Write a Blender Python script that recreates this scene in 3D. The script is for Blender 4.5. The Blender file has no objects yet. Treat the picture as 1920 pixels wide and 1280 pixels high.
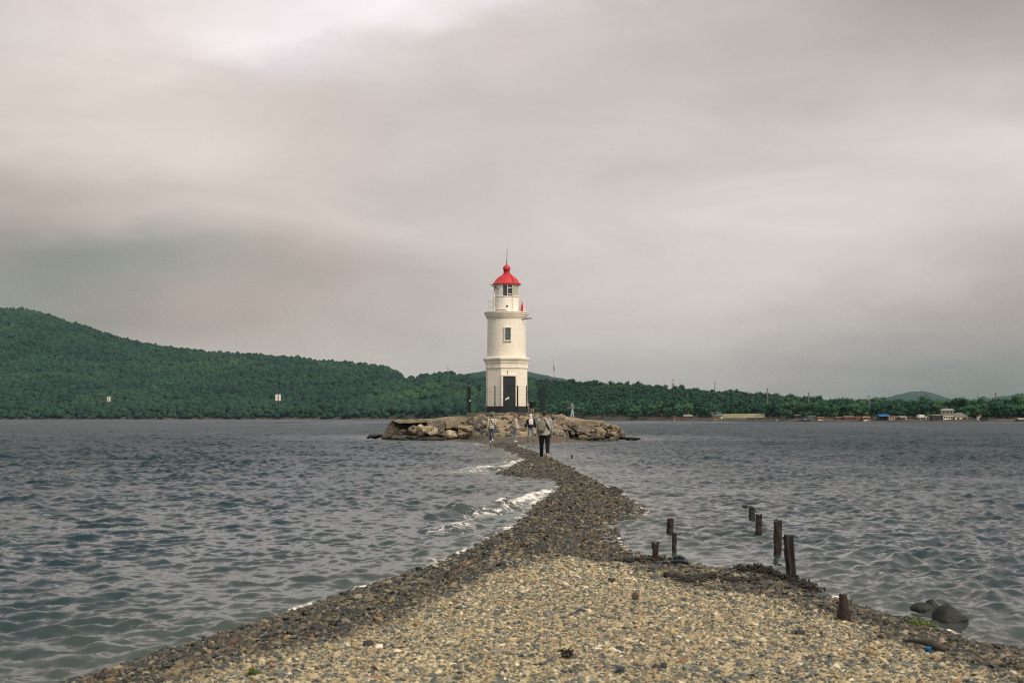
import bpy, bmesh, math, random
import numpy as np
from mathutils import Vector, noise as mnoise, Matrix

S = bpy.context.scene
C = S.collection
R = math.radians
F = 2666.67          # focal length of a 50 mm lens in photo pixels
HOR = 783.0          # horizon row
EYE = 1.7            # eye height over the water

# ------------------------------------------------------------------ camera
cd = bpy.data.cameras.new('camera')
cam = bpy.data.objects.new('camera', cd); C.objects.link(cam)
cam.location = (0, 0, EYE); cam.rotation_euler = (R(90), 0, 0)
cd.lens = 50; cd.sensor_width = 36; cd.sensor_fit = 'HORIZONTAL'
cd.shift_y = (HOR - 640) / 1920
cd.clip_start = 0.1; cd.clip_end = 30000
cd.dof.use_dof = True; cd.dof.focus_distance = 70; cd.dof.aperture_fstop = 6.3
S.camera = cam

# ------------------------------------------------------------------ sun, exposure
SUN_EL, SUN_AZ = 38, 138     # azimuth clockwise from +Y: behind the camera, to the right
sl = bpy.data.lights.new('sun', 'SUN'); sun = bpy.data.objects.new('sun', sl); C.objects.link(sun)
sl.energy = 3.0; sl.angle = R(25); sl.color = (1.0, 0.86, 0.66)
sd = Vector((math.sin(R(SUN_AZ)) * math.cos(R(SUN_EL)), math.cos(R(SUN_AZ)) * math.cos(R(SUN_EL)), math.sin(R(SUN_EL))))
sun.rotation_euler = sd.to_track_quat('Z', 'Y').to_euler()
sun.location = (30, -40, 60)
S.view_settings.view_transform = 'Standard'; S.view_settings.look = 'None'
S.cycles.use_denoising = False; S.cycles.pixel_filter_type = 'BLACKMAN_HARRIS'; S.cycles.filter_width = 1.15
S.view_settings.exposure = 0.07; S.view_settings.gamma = 1.0

# ------------------------------------------------------------------ node helper
def nn(nt, t, props=None, **ins):
    n = nt.nodes.new(t)
    for k, v in (props or {}).items(): setattr(n, k, v)
    for k, v in ins.items():
        key = k.replace('_', ' ')
        sock = n.inputs[int(k[1:])] if (k[0] == 'i' and k[1:].isdigit()) else n.inputs[key]
        if isinstance(v, bpy.types.NodeSocket): nt.links.new(v, sock)
        else: sock.default_value = v
    return n
def math_n(nt, op, a, b=0.0, c=None, clamp=False):
    kw = dict(i0=a, i1=b)
    if c is not None: kw['i2'] = c
    return nn(nt, 'ShaderNodeMath', dict(operation=op, use_clamp=clamp), **kw).outputs[0]
def mixc(nt, f, a, b, mode='MIX'):
    n = nt.nodes.new('ShaderNodeMix'); n.data_type = 'RGBA'; n.blend_type = mode
    for s, v in ((n.inputs[0], f), (n.inputs[6], a), (n.inputs[7], b)):
        if isinstance(v, bpy.types.NodeSocket): nt.links.new(v, s)
        else: s.default_value = v if not isinstance(v, tuple) or len(v) == 4 else (*v, 1)
    return n.outputs[2]
def srgb(r, g, b):
    f = lambda c: (c / 255 / 12.92) if c / 255 <= 0.04045 else ((c / 255 + 0.055) / 1.055) ** 2.4
    return (f(r), f(g), f(b), 1)

# ------------------------------------------------------------------ world: an overcast cloud deck over a Nishita sky
W = bpy.data.worlds.new('World'); S.world = W; W.use_nodes = True
wt = W.node_tree; wt.nodes.clear()
tc = nn(wt, 'ShaderNodeTexCoord').outputs['Generated']
# slow warp of the direction so that the cloud edges wander
wn = nn(wt, 'ShaderNodeMapping', i3=(4.5, 4.5, 9.0), i2=(0.0, R(20), 0.0), i0=tc)
wno = nn(wt, 'ShaderNodeTexNoise', dict(noise_dimensions='3D'), Vector=wn.outputs[0], Scale=1.0, Detail=4.0, Roughness=0.55)
off = nn(wt, 'ShaderNodeVectorMath', dict(operation='MULTIPLY_ADD'), i0=wno.outputs['Color'], i1=(0.17, 0.17, 0.07), i2=(-0.085, -0.085, -0.035)).outputs[0]
dirw = nn(wt, 'ShaderNodeVectorMath', dict(operation='ADD'), i0=tc, i1=off).outputs[0]
sep = nn(wt, 'ShaderNodeSeparateXYZ', i0=dirw)
az = math_n(wt, 'ARCTAN2', sep.outputs[0], sep.outputs[1])
el = math_n(wt, 'ARCSINE', sep.outputs[2], 0.0)
fac = math_n(wt, 'ADD', az, 0.5)                       # -0.5 .. 0.5 rad -> 0 .. 1
NEU = 0.0
PXS = [0, 300, 600, 900, 1200, 1500, 1900]
def tone(v, warm=0.0):
    # grey cloud tone: dark cloud slightly green, mid cloud warm, bright cloud slightly pink
    if v < 160: t = (v - 1, v, v - 5)
    elif v < 218: t = (v + 5, v - 4, v - 9)
    else: t = (v + 3, v - 4, v - 2)
    return srgb(t[0] + warm, t[1], t[2] - warm * 1.5)
ROWS = [  # elevation given by photo row, tones along the azimuth
    (-330, [190, 190, 190, 188, 184, 180, 176], 200),
    (-110, [200, 212, 222, 226, 206, 186, 168], 200),
    (0,   [200, 214, 225, 226, 202, 182, 163], 198),
    (100, [208, 216, 222, 207, 192, 184, 174], 194),
    (200, [207, 210, 202, 200, 197, 191, 196], 194),
    (300, [203, 214, 206, 200, 203, 204, 213], 196),
    (400, [178, 196, 201, 203, 209, 213, 208], 194),
    (500, [145, 156, 178, 196, 205, 210, 188], 180),
    (600, [150, 166, 180, 192, 202, 194, 162], 172),
    (700, [172, 184, 190, 186, 182, 168, 132], 165),
    (775, [168, 178, 182, 176, 168, 150, 114], 158),
]
prev = None; prev_el = None
for y, vals, neutral in reversed(ROWS):
    e = math.atan((HOR - y) / F)
    rp = wt.nodes.new('ShaderNodeValToRGB'); wt.links.new(fac, rp.inputs[0])
    cr = rp.color_ramp; cr.interpolation = 'CARDINAL'
    pts = [(0.0, tone(neutral))] + [(0.5 + math.atan((p - 960) / F), tone(v, 2 if (y > 150 and p < 800) else 0)) for p, v in zip(PXS, vals)] + [(1.0, tone(neutral))]
    while len(cr.elements) < len(pts): cr.elements.new(0.5)
    for ce, (p, c) in zip(cr.elements, pts): ce.position = p; ce.color = c
    if prev is None: prev, prev_el = rp.outputs[0], e; continue
    f = nn(wt, 'ShaderNodeMapRange', dict(interpolation_type='SMOOTHSTEP'), Value=el, From_Min=prev_el, From_Max=e).outputs[0]
    prev = mixc(wt, f, prev, rp.outputs[0]); prev_el = e
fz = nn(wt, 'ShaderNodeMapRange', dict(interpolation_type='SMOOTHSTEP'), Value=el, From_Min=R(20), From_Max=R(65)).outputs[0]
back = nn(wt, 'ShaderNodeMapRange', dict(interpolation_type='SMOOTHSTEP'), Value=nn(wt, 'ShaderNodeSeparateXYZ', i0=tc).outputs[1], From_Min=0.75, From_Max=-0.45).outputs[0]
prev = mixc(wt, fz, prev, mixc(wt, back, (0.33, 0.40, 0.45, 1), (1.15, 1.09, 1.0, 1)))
# finer streaks in the deck
m2 = nn(wt, 'ShaderNodeMapping', i3=(4.0, 4.0, 12.0), i2=(0.0, R(24), 0.0), i0=tc)
n2 = nn(wt, 'ShaderNodeTexNoise', Vector=m2.outputs[0], Scale=1.6, Detail=6.0, Roughness=0.55, Distortion=0.6)
st = nn(wt, 'ShaderNodeMapRange', Value=n2.outputs[0], From_Min=0.3, From_Max=0.7, To_Min=0.92, To_Max=1.08).outputs[0]
# a brighter, thinner part of the deck with a ragged slanting edge
n3 = nn(wt, 'ShaderNodeTexNoise', Vector=nn(wt, 'ShaderNodeMapping', i3=(9.0, 9.0, 20.0), i2=(0.0, R(15), 0.0), i0=tc).outputs[0], Scale=1.0, Detail=7.0, Roughness=0.6)
edge_ = math_n(wt, 'ADD', math_n(wt, 'MULTIPLY_ADD', az, -0.23, math_n(wt, 'SUBTRACT', el, 0.268)), math_n(wt, 'MULTIPLY_ADD', n3.outputs[0], 0.07, -0.035))
thin = nn(wt, 'ShaderNodeMapRange', dict(interpolation_type='SMOOTHSTEP'), Value=edge_, From_Min=-0.004, From_Max=0.022).outputs[0]
thin = math_n(wt, 'MULTIPLY', thin, nn(wt, 'ShaderNodeMapRange', dict(interpolation_type='SMOOTHSTEP'), Value=az, From_Min=-0.40, From_Max=-0.16).outputs[0])
thin = math_n(wt, 'MULTIPLY', thin, nn(wt, 'ShaderNodeMapRange', dict(interpolation_type='SMOOTHSTEP'), Value=el, From_Min=0.5, From_Max=0.32).outputs[0])
st = math_n(wt, 'MULTIPLY', st, math_n(wt, 'MULTIPLY_ADD', thin, 0.17, 1.0))
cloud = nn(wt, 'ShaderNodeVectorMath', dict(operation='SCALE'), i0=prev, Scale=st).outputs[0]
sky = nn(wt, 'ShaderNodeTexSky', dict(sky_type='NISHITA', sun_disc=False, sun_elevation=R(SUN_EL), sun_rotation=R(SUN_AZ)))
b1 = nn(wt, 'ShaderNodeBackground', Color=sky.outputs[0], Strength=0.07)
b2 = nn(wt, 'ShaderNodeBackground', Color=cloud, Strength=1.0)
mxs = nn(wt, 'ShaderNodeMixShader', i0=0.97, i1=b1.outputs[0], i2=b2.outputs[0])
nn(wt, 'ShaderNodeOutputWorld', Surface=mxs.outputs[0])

# ------------------------------------------------------------------ basics
rng = np.random.default_rng(7)
rnd = random.Random(11)
def gp(px, py, z=0.0):                       # point of the level z seen at a photo pixel
    d = (EYE - z) * F / (py - HOR); return ((px - 960) / F * d, d)
def at(px, py, d):                           # point at depth d seen at a photo pixel
    return Vector(((px - 960) / F * d, d, EYE + (HOR - py) / F * d))
def sstep(a, b, x):
    t = np.clip((x - a) / (b - a), 0, 1); return t * t * (3 - 2 * t)
def sdf(poly, X, Y):                         # signed distance, positive inside
    best = np.full(X.shape, 1e18); ins = np.zeros(X.shape, bool); n = len(poly)
    for i in range(n):
        x0, y0 = poly[i]; x1, y1 = poly[(i + 1) % n]
        dx, dy = x1 - x0, y1 - y0; L = dx * dx + dy * dy + 1e-12
        t = np.clip(((X - x0) * dx + (Y - y0) * dy) / L, 0, 1)
        best = np.minimum(best, (X - x0 - t * dx) ** 2 + (Y - y0 - t * dy) ** 2)
        c = ((y0 > Y) != (y1 > Y))
        with np.errstate(divide='ignore', invalid='ignore'):
            xi = x0 + (Y - y0) * dx / (dy if dy != 0 else 1e-12)
        ins ^= c & (X < xi)
    d = np.sqrt(best); return np.where(ins, d, -d)
def pl_dist(line, X, Y):
    best = np.full(X.shape, 1e18)
    for (x0, y0), (x1, y1) in zip(line[:-1], line[1:]):
        dx, dy = x1 - x0, y1 - y0; L = dx * dx + dy * dy + 1e-12
        t = np.clip(((X - x0) * dx + (Y - y0) * dy) / L, 0, 1)
        best = np.minimum(best, (X - x0 - t * dx) ** 2 + (Y - y0 - t * dy) ** 2)
    return np.sqrt(best)
def vnoise(X, Y, scale, seed=0, octaves=3):  # cheap value noise, -1 .. 1
    out = np.zeros(X.shape); amp, tot = 1.0, 0.0
    for o in range(octaves):
        g = np.random.default_rng(seed + o * 17).random((256, 256))
        x = X * scale + 100.3; y = Y * scale + 57.1
        xi = np.floor(x).astype(int); yi = np.floor(y).astype(int); fx = x - xi; fy = y - yi
        fx = fx * fx * (3 - 2 * fx); fy = fy * fy * (3 - 2 * fy)
        a = g[xi % 256, yi % 256]; b = g[(xi + 1) % 256, yi % 256]; c = g[xi % 256, (yi + 1) % 256]; d = g[(xi + 1) % 256, (yi + 1) % 256]
        out += amp * ((a * (1 - fx) + b * fx) * (1 - fy) + (c * (1 - fx) + d * fx) * fy * 1.0); tot += amp
        amp *= 0.5; scale *= 2.03
    return out / tot * 2 - 1

def np_mesh(name, verts, faces, mat=None, smooth=True, attrs=None, parent=None):
    verts = np.asarray(verts, np.float32); faces = np.asarray(faces, np.int32)
    me = bpy.data.meshes.new(name); k = faces.shape[1]
    me.vertices.add(len(verts)); me.vertices.foreach_set('co', verts.ravel())
    me.loops.add(faces.size); me.loops.foreach_set('vertex_index', faces.ravel())
    me.polygons.add(len(faces)); me.polygons.foreach_set('loop_start', np.arange(0, faces.size, k, dtype=np.int32))
    me.polygons.foreach_set('use_smooth', np.full(len(faces), smooth))
    for an, arr in (attrs or {}).items():
        if arr.ndim == 2:
            a = me.attributes.new(an, 'FLOAT_COLOR', 'POINT'); a.data.foreach_set('color', np.ascontiguousarray(arr, np.float32).ravel())
        else:
            a = me.attributes.new(an, 'FLOAT', 'POINT'); a.data.foreach_set('value', np.ascontiguousarray(arr, np.float32))
    me.update(calc_edges=True); me.validate()
    if mat: me.materials.append(mat)
    o = bpy.data.objects.new(name, me); C.objects.link(o)
    if parent: o.parent = parent
    return o
def grid_faces(nr, nc):
    i = np.arange(nr - 1)[:, None] * nc + np.arange(nc - 1)[None, :]
    return np.stack([i, i + 1, i + nc + 1, i + nc], -1).reshape(-1, 4)
def tag(o, label=None, cat=None, group=None, kind=None):
    if label: o['label'] = label
    if cat: o['category'] = cat
    if group: o['group'] = group
    if kind: o['kind'] = kind
    return o
def thing(name, loc, label, cat, group=None, rz=0.0):
    o = bpy.data.objects.new(name, None); C.objects.link(o)
    o.empty_display_size = 0.2; o.location = loc; o.rotation_euler = (0, 0, rz)
    return tag(o, label, cat, group)
def origin_of(p):
    v = Vector((0, 0, 0))
    while p: v += p.location; p = p.parent
    return v
class MB:                                     # a mesh in world coordinates, linked as one object
    def __init__(s): s.v = []; s.f = []; s.uv = {}
    def add(s, vs, fs):
        b = len(s.v); s.v += [Vector(v) for v in vs]; s.f += [[i + b for i in f] for f in fs]; return b
    def box(s, c, size, rz=0.0, M=None):
        hx, hy, hz = size[0] / 2, size[1] / 2, size[2] / 2
        q = [Vector((x, y, z)) for z in (-hz, hz) for y in (-hy, hy) for x in (-hx, hx)]
        m = M or Matrix.Rotation(rz, 3, 'Z')
        s.add([m @ p + Vector(c) for p in q], [[0, 2, 3, 1], [4, 5, 7, 6], [0, 1, 5, 4], [2, 6, 7, 3], [0, 4, 6, 2], [1, 3, 7, 5]])
    def tube(s, pts, rad, n=8, caps=True):
        pts = [Vector(p) for p in pts]; rad = rad if isinstance(rad, (list, tuple)) else [rad] * len(pts)
        vs, fs = [], []
        for i, p in enumerate(pts):
            t = (pts[min(i + 1, len(pts) - 1)] - pts[max(i - 1, 0)]).normalized()
            a = t.cross(Vector((0, 1, 0)) if abs(t.y) < 0.9 else Vector((1, 0, 0))).normalized(); b = t.cross(a)
            for k in range(n):
                w = 2 * math.pi * k / n; vs.append(p + (a * math.cos(w) + b * math.sin(w)) * rad[i])
        for i in range(len(pts) - 1):
            for k in range(n): fs.append([i * n + k, i * n + (k + 1) % n, (i + 1) * n + (k + 1) % n, (i + 1) * n + k])
        if caps: fs += [list(range(n))[::-1], [(len(pts) - 1) * n + k for k in range(n)]]
        s.add(vs, fs)
    def lathe(s, c, prof, n=48, a0=0.0, a1=2 * math.pi, uvs=True):   # prof: (r, z) from bottom to top
        c = Vector(c); full = abs(a1 - a0 - 2 * math.pi) < 1e-6; m = n if full else n + 1
        vs = []
        for r, z in prof:
            for k in range(m):
                w = a0 + (a1 - a0) * k / n; vs.append(c + Vector((r * math.cos(w), r * math.sin(w), z)))
        fs = []; b = len(s.v)
        for i in range(len(prof) - 1):
            for k in range(n):
                k2 = (k + 1) % m if full else k + 1
                fs.append([i * m + k, i * m + k2, (i + 1) * m + k2, (i + 1) * m + k])
                R0 = max(prof[i][0], prof[i + 1][0]); u0 = (a0 + (a1 - a0) * k / n) * R0; u1 = (a0 + (a1 - a0) * (k + 1) / n) * R0
                if uvs: s.uv[len(s.f) + len(fs) - 1] = [(u0, prof[i][1]), (u1, prof[i][1]), (u1, prof[i + 1][1]), (u0, prof[i + 1][1])]
        if full:
            if prof[0][0] > 1e-4: fs.append(list(range(m))[::-1])
            if prof[-1][0] > 1e-4: fs.append([(len(prof) - 1) * m + k for k in range(m)])
        s.add(vs, fs)
    def prism(s, pts, dvec):                  # closed outline swept along a vector
        n = len(pts); pts = [Vector(p) for p in pts]; d = Vector(dvec)
        s.add(pts + [p + d for p in pts], [list(range(n)), [n + k for k in range(n)][::-1]] + [[k, n + k, n + (k + 1) % n, (k + 1) % n] for k in range(n)])
    def build(s, name, mat, parent=None, smooth=False, bevel=0.0):
        o = origin_of(parent)
        me = bpy.data.meshes.new(name); me.from_pydata([v - o for v in s.v], [], s.f)
        if s.uv:
            ul = me.uv_layers.new(name='UVMap')
            for p in me.polygons:
                u = s.uv.get(p.index)
                for j, li in enumerate(p.loop_indices):
                    ul.data[li].uv = u[j] if u and j < len(u) else (0.0, 0.0)
        bm = bmesh.new(); bm.from_mesh(me)
        bmesh.ops.recalc_face_normals(bm, faces=bm.faces)
        if bevel > 0: bmesh.ops.bevel(bm, geom=list(bm.edges), offset=bevel, segments=2, affect='EDGES', profile=0.6)
        bm.to_mesh(me); bm.free()
        if smooth: me.polygons.foreach_set('use_smooth', [True] * len(me.polygons))
        if smooth == 'auto':
            try: me.set_sharp_from_angle(angle=R(35))
            except Exception: pass
        me.materials.append(mat)
        ob = bpy.data.objects.new(name, me); C.objects.link(ob)
        if parent: ob.parent = parent
        return ob

# ------------------------------------------------------------------ materials
def pbsdf(name):
    m = bpy.data.materials.new(name); m.use_nodes = True; nt = m.node_tree
    return m, nt, nt.nodes['Principled BSDF']
def mat(name, c1, c2=None, scale=4.0, rough=0.7, bump=0.0, bscale=None, detail=5.0, spec=0.4, stretch=(1, 1, 1), lo=0.35, hi=0.65, metal=0.0, bdist=0.02):
    m, nt, b = pbsdf(name)
    b.inputs['Roughness'].default_value = rough; b.inputs['Specular IOR Level'].default_value = spec; b.inputs['Metallic'].default_value = metal
    if c2 is None: c2 = tuple(x * 0.75 for x in c1)
    t = nn(nt, 'ShaderNodeTexCoord').outputs['Object']
    mp = nn(nt, 'ShaderNodeMapping', i0=t, i3=stretch).outputs[0]
    n = nn(nt, 'ShaderNodeTexNoise', Vector=mp, Scale=scale, Detail=detail, Roughness=0.6)
    f = nn(nt, 'ShaderNodeMapRange', Value=n.outputs[0], From_Min=lo, From_Max=hi).outputs[0]
    nt.links.new(mixc(nt, f, (*c1, 1), (*c2, 1)), b.inputs['Base Color'])
    if bump > 0:
        n2 = nn(nt, 'ShaderNodeTexNoise', Vector=mp, Scale=bscale or scale * 3, Detail=6.0, Roughness=0.65)
        bp = nn(nt, 'ShaderNodeBump', Height=n2.outputs[0], Strength=bump, Distance=bdist)
        nt.links.new(bp.outputs[0], b.inputs['Normal'])
    return m

# ================================================================== THE SETTING
# ---- outline of the gravel spit at the waterline
left_px = [(130, 1280), (400, 1196), (600, 1131), (740, 1085), (818, 1059), (886, 1026), (921, 1011), (974, 981), (994, 952), (1021, 931), (1047, 913),
           (1039, 901), (990, 896), (925, 890), (956, 875), (983, 862), (964, 852), (940, 841), (915, 835.5), (893, 833)]
right_px = [(1014, 831.2), (976, 834), (968, 838), (982, 843), (1006, 848), (1035, 859), (1065, 874), (1086, 887), (1131, 909), (1157, 923), (1183, 939), (1216, 960),
            (1196, 970), (1151, 987), (1157, 1007), (1167, 1027), (1199, 1040), (1236, 1042), (1292, 1057), (1330, 1064), (1386, 1069), (1424, 1068), (1442, 1077),
            (1471, 1083), (1522, 1103), (1572, 1126), (1622, 1140), (1686, 1159), (1743, 1174), (1828, 1209), (1872, 1222), (1920, 1232)]
SPIT = [(-9, -25), (-7, -6), (-5, 3)] + [gp(*p) for p in left_px] + [(-1.5, 96), (1.5, 96)] + [gp(*p) for p in right_px] + [(5.5, 7), (8, -2), (11, -25)]
ISLET = [(-11.2, 121.5), (-10.0, 115.5), (-8.4, 112.6), gp(830, 826), gp(886, 827), gp(903, 831), (-1.0, 89), (1.3, 90), gp(1042, 830), gp(1112, 827), (6.9, 106.0), (8.4, 109.5), (8.9, 114),
         (8.9, 122), (8.5, 130), (4, 137), (-5, 138), (-11, 133)]
INNER = [(-10.0, 121.5), (-9.0, 116.0), (-5.6, 114.0), (-4.2, 112.0), (-3.3, 108.5), (0, 106.5), (2.5, 106), (4.0, 107.5), (5.4, 109.5), (6.6, 111), (7.6, 114), (7.8, 123), (5, 131), (-5, 132), (-9.0, 127)]
dry_px = [(310, 1300), (420, 1262), (560, 1213), (760, 1138), (900, 1083), (1000, 1049), (1060, 1032), (1130, 1040), (1200, 1050), (1290, 1072), (1400, 1103), (1560, 1152), (1660, 1190),
          (1740, 1240), (1830, 1300)]
DRY = [gp(x, y, 0.3) for x, y in dry_px] + [(3.2, 5), (5, -25), (-5, -25), (-3, 4)]

def spit_z(X, Y):
    d = sdf(SPIT, X, Y)
    dp_ = np.maximum(d, 0); far = sstep(20, 42, Y)
    ll = pl_dist(SPIT[:len(left_px) + 3], X, Y); rl = pl_dist(SPIT[len(left_px) + 5:], X, Y); lf = np.maximum(sstep(0.3, -0.8, ll - rl), sstep(13.5, 11, Y))
    up = (1 - far) * (lf * 0.36 * (1 - np.exp(-dp_ / 1.1)) + (1 - lf) * 0.33 * (1 - np.exp(-(dp_ / 2.1) ** 1.5))) + far * 0.50 * (1 - np.exp(-dp_ / 1.35))
    z = np.where(d > 0, up, 0.22 * d)
    z = np.maximum(z, -0.9 + 0.1 * np.tanh(d))
    lump = vnoise(X, Y, 0.9, 3, 3) * 0.022 + vnoise(X, Y, 4.0, 9, 2) * 0.012
    return z + lump * sstep(-0.1, 0.6, d), d
def islet_z(X, Y):
    d = sdf(ISLET, X, Y); d2 = sdf(INNER, X, Y)
    rocky = np.maximum(sstep(-2.6, -3.6, X), sstep(3.6, 4.8, X)) * sstep(120, 114, Y)
    w = 1.6 - 1.1 * rocky + 9.5 * np.exp(-((X - 0.3) / 3.6) ** 2) * sstep(116, 108, Y) * (1 - rocky)
    z = np.where(d > 0, (0.28 - 0.22 * rocky) * (1 - np.exp(-np.maximum(d, 0) / 0.8)), 0.3 * d)
    z = z + 1.22 * sstep(-w, 0.3, d2) * sstep(0, 0.6, d)
    rr = np.sqrt((X + 0.35) ** 2 + ((Y - 115.5) * 0.95) ** 2)
    z = z + 0.36 * sstep(8.0, 4.6, rr) - 0.22 * sstep(6.5, 10, X) * sstep(0, 2, d2)
    rough = vnoise(X, Y, 0.7, 21, 4) * 0.12 + vnoise(X, Y, 2.6, 33, 3) * 0.10 * sstep(-9, -3, d2) * sstep(1.5, -0.5, d2)
    z = z + rough * sstep(0.0, 1.5, d) * sstep(4.3, 5.5, rr)
    return np.maximum(z, -0.9), d
def zspit(x, y): return float(spit_z(np.array([x]), np.array([y]))[0][0])
def zisl(x, y): return float(islet_z(np.array([x]), np.array([y]))[0][0])
def zland(x, y): return max(zspit(x, y), zisl(x, y))

# ---- gravel
def wetness(X, Y):
    dd = sdf(DRY, X, Y)
    return 1 - sstep(-0.30, 0.34, dd + 0.12 + 0.50 * vnoise(X, Y, 1.3, 5, 3) + 0.1 * vnoise(X, Y, 7, 8, 2))
def gravel_material():
    m, nt, b = pbsdf('gravel')
    wet = nn(nt, 'ShaderNodeAttribute', dict(attribute_name='wet')).outputs['Fac']
    pos = nn(nt, 'ShaderNodeTexCoord').outputs['Object']
    v = nn(nt, 'ShaderNodeTexVoronoi', dict(feature='F1'), Vector=pos, Scale=34.0, Randomness=1.0)
    v2 = nn(nt, 'ShaderNodeTexVoronoi', dict(feature='F1'), Vector=pos, Scale=13.0, Randomness=1.0)
    sp = nn(nt, 'ShaderNodeSeparateColor', Color=v.outputs['Color'])
    sp2 = nn(nt, 'ShaderNodeSeparateColor', Color=v2.outputs['Color'])
    rd = nn(nt, 'ShaderNodeValToRGB', Fac=sp.outputs[0]); cr = rd.color_ramp
    cols = [(0.0, (0.10, 0.105, 0.09)), (0.25, (0.22, 0.20, 0.14)), (0.5, (0.46, 0.36, 0.20)), (0.8, (0.50, 0.41, 0.25)), (1.0, (0.56, 0.50, 0.36))]
    while len(cr.elements) < len(cols): cr.elements.new(0.5)
    for e, (p, c) in zip(cr.elements, cols): e.position = p; e.color = (*c, 1)
    rw = nn(nt, 'ShaderNodeValToRGB', Fac=math_n(nt, 'MULTIPLY_ADD', sp.outputs[1], 0.6, math_n(nt, 'MULTIPLY', sp2.outputs[1], 0.4))); cr = rw.color_ramp
    cols = [(0.0, (0.013, 0.014, 0.014)), (0.4, (0.028, 0.027, 0.023)), (0.62, (0.058, 0.050, 0.036)), (0.75, (0.12, 0.09, 0.055)), (1.0, (0.24, 0.19, 0.12))]
    while len(cr.elements) < len(cols): cr.elements.new(0.5)
    for e, (p, c) in zip(cr.elements, cols): e.position = p; e.color = (*c, 1)
    nt.links.new(mixc(nt, wet, rd.outputs[0], rw.outputs[0]), b.inputs['Base Color'])
    nt.links.new(nn(nt, 'ShaderNodeMapRange', Value=wet, To_Min=0.85, To_Max=0.5).outputs[0], b.inputs['Roughness'])
    hsum = math_n(nt, 'MULTIPLY_ADD', v2.outputs['Distance'], 1.4, v.outputs['Distance'])
    bp = nn(nt, 'ShaderNodeBump', dict(invert=True), Height=hsum, Strength=0.9, Distance=0.03)
    nt.links.new(bp.outputs[0], b.inputs['Normal'])
    return m
ys = np.concatenate([np.arange(-25, 3, 0.5), np.arange(3, 34, 0.07), np.arange(34, 100, 0.16)])
xs = np.concatenate([np.arange(-26, -5.5, 0.6), np.arange(-5.5, 6.5, 0.07), np.arange(6.5, 27, 0.6)])
X, Y = np.meshgrid(xs, ys)
Z, D = spit_z(X, Y)
np_mesh_spit = np_mesh('gravel_spit', np.stack([X, Y, Z], -1).reshape(-1, 3), grid_faces(*X.shape), gravel_material(), True, {'wet': wetness(X, Y).ravel()})
tag(np_mesh_spit, 'long curved gravel spit running from the foreground to the lighthouse', 'gravel spit', kind='structure')

def islet_material():
    m, nt, b = pbsdf('islet_earth')
    geo = nn(nt, 'ShaderNodeNewGeometry'); nz = nn(nt, 'ShaderNodeSeparateXYZ', i0=geo.outputs['Normal']).outputs[2]
    pos = nn(nt, 'ShaderNodeTexCoord').outputs['Object']
    n = nn(nt, 'ShaderNodeTexNoise', Vector=pos, Scale=1.3, Detail=8.0, Roughness=0.65)
    v = nn(nt, 'ShaderNodeTexVoronoi', Vector=pos, Scale=4.5)
    sp = nn(nt, 'ShaderNodeSeparateColor', Color=v.outputs['Color'])
    a = mixc(nt, nn(nt, 'ShaderNodeMapRange', Value=n.outputs[0], From_Min=0.38, From_Max=0.62).outputs[0], (0.36, 0.275, 0.155, 1), (0.20, 0.165, 0.11, 1))
    rock = mixc(nt, sp.outputs[0], (0.06, 0.055, 0.045, 1), (0.34, 0.28, 0.19, 1))
    steep = nn(nt, 'ShaderNodeMapRange', Value=nz, From_Min=0.99, From_Max=0.90).outputs[0]
    c = mixc(nt, steep, a, rock)
    wet = nn(nt, 'ShaderNodeAttribute', dict(attribute_name='wet')).outputs['Fac']
    c = mixc(nt, wet, c, mixc(nt, sp.outputs[1], (0.05, 0.045, 0.035, 1), (0.13, 0.10, 0.07, 1)))
    nt.links.new(c, b.inputs['Base Color']); b.inputs['Roughness'].default_value = 0.85
    bp = nn(nt, 'ShaderNodeBump', dict(invert=True), Height=v.outputs['Distance'], Strength=0.8, Distance=0.15)
    nt.links.new(bp.outputs[0], b.inputs['Normal'])
    return m
xs = np.arange(-15, 14, 0.14); ys = np.arange(84, 141, 0.16)
X, Y = np.meshgrid(xs, ys); Z, D = islet_z(X, Y)
wet = 1 - sstep(0.30, 0.55, Z + 0.08 * vnoise(X, Y, 0.8, 2, 3))
o = np_mesh('islet', np.stack([X, Y, Z], -1).reshape(-1, 3), grid_faces(*X.shape), islet_material(), True, {'wet': wet.ravel()})
tag(o, 'low stony islet of bare tan earth under the lighthouse', 'islet', kind='structure')

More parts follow.
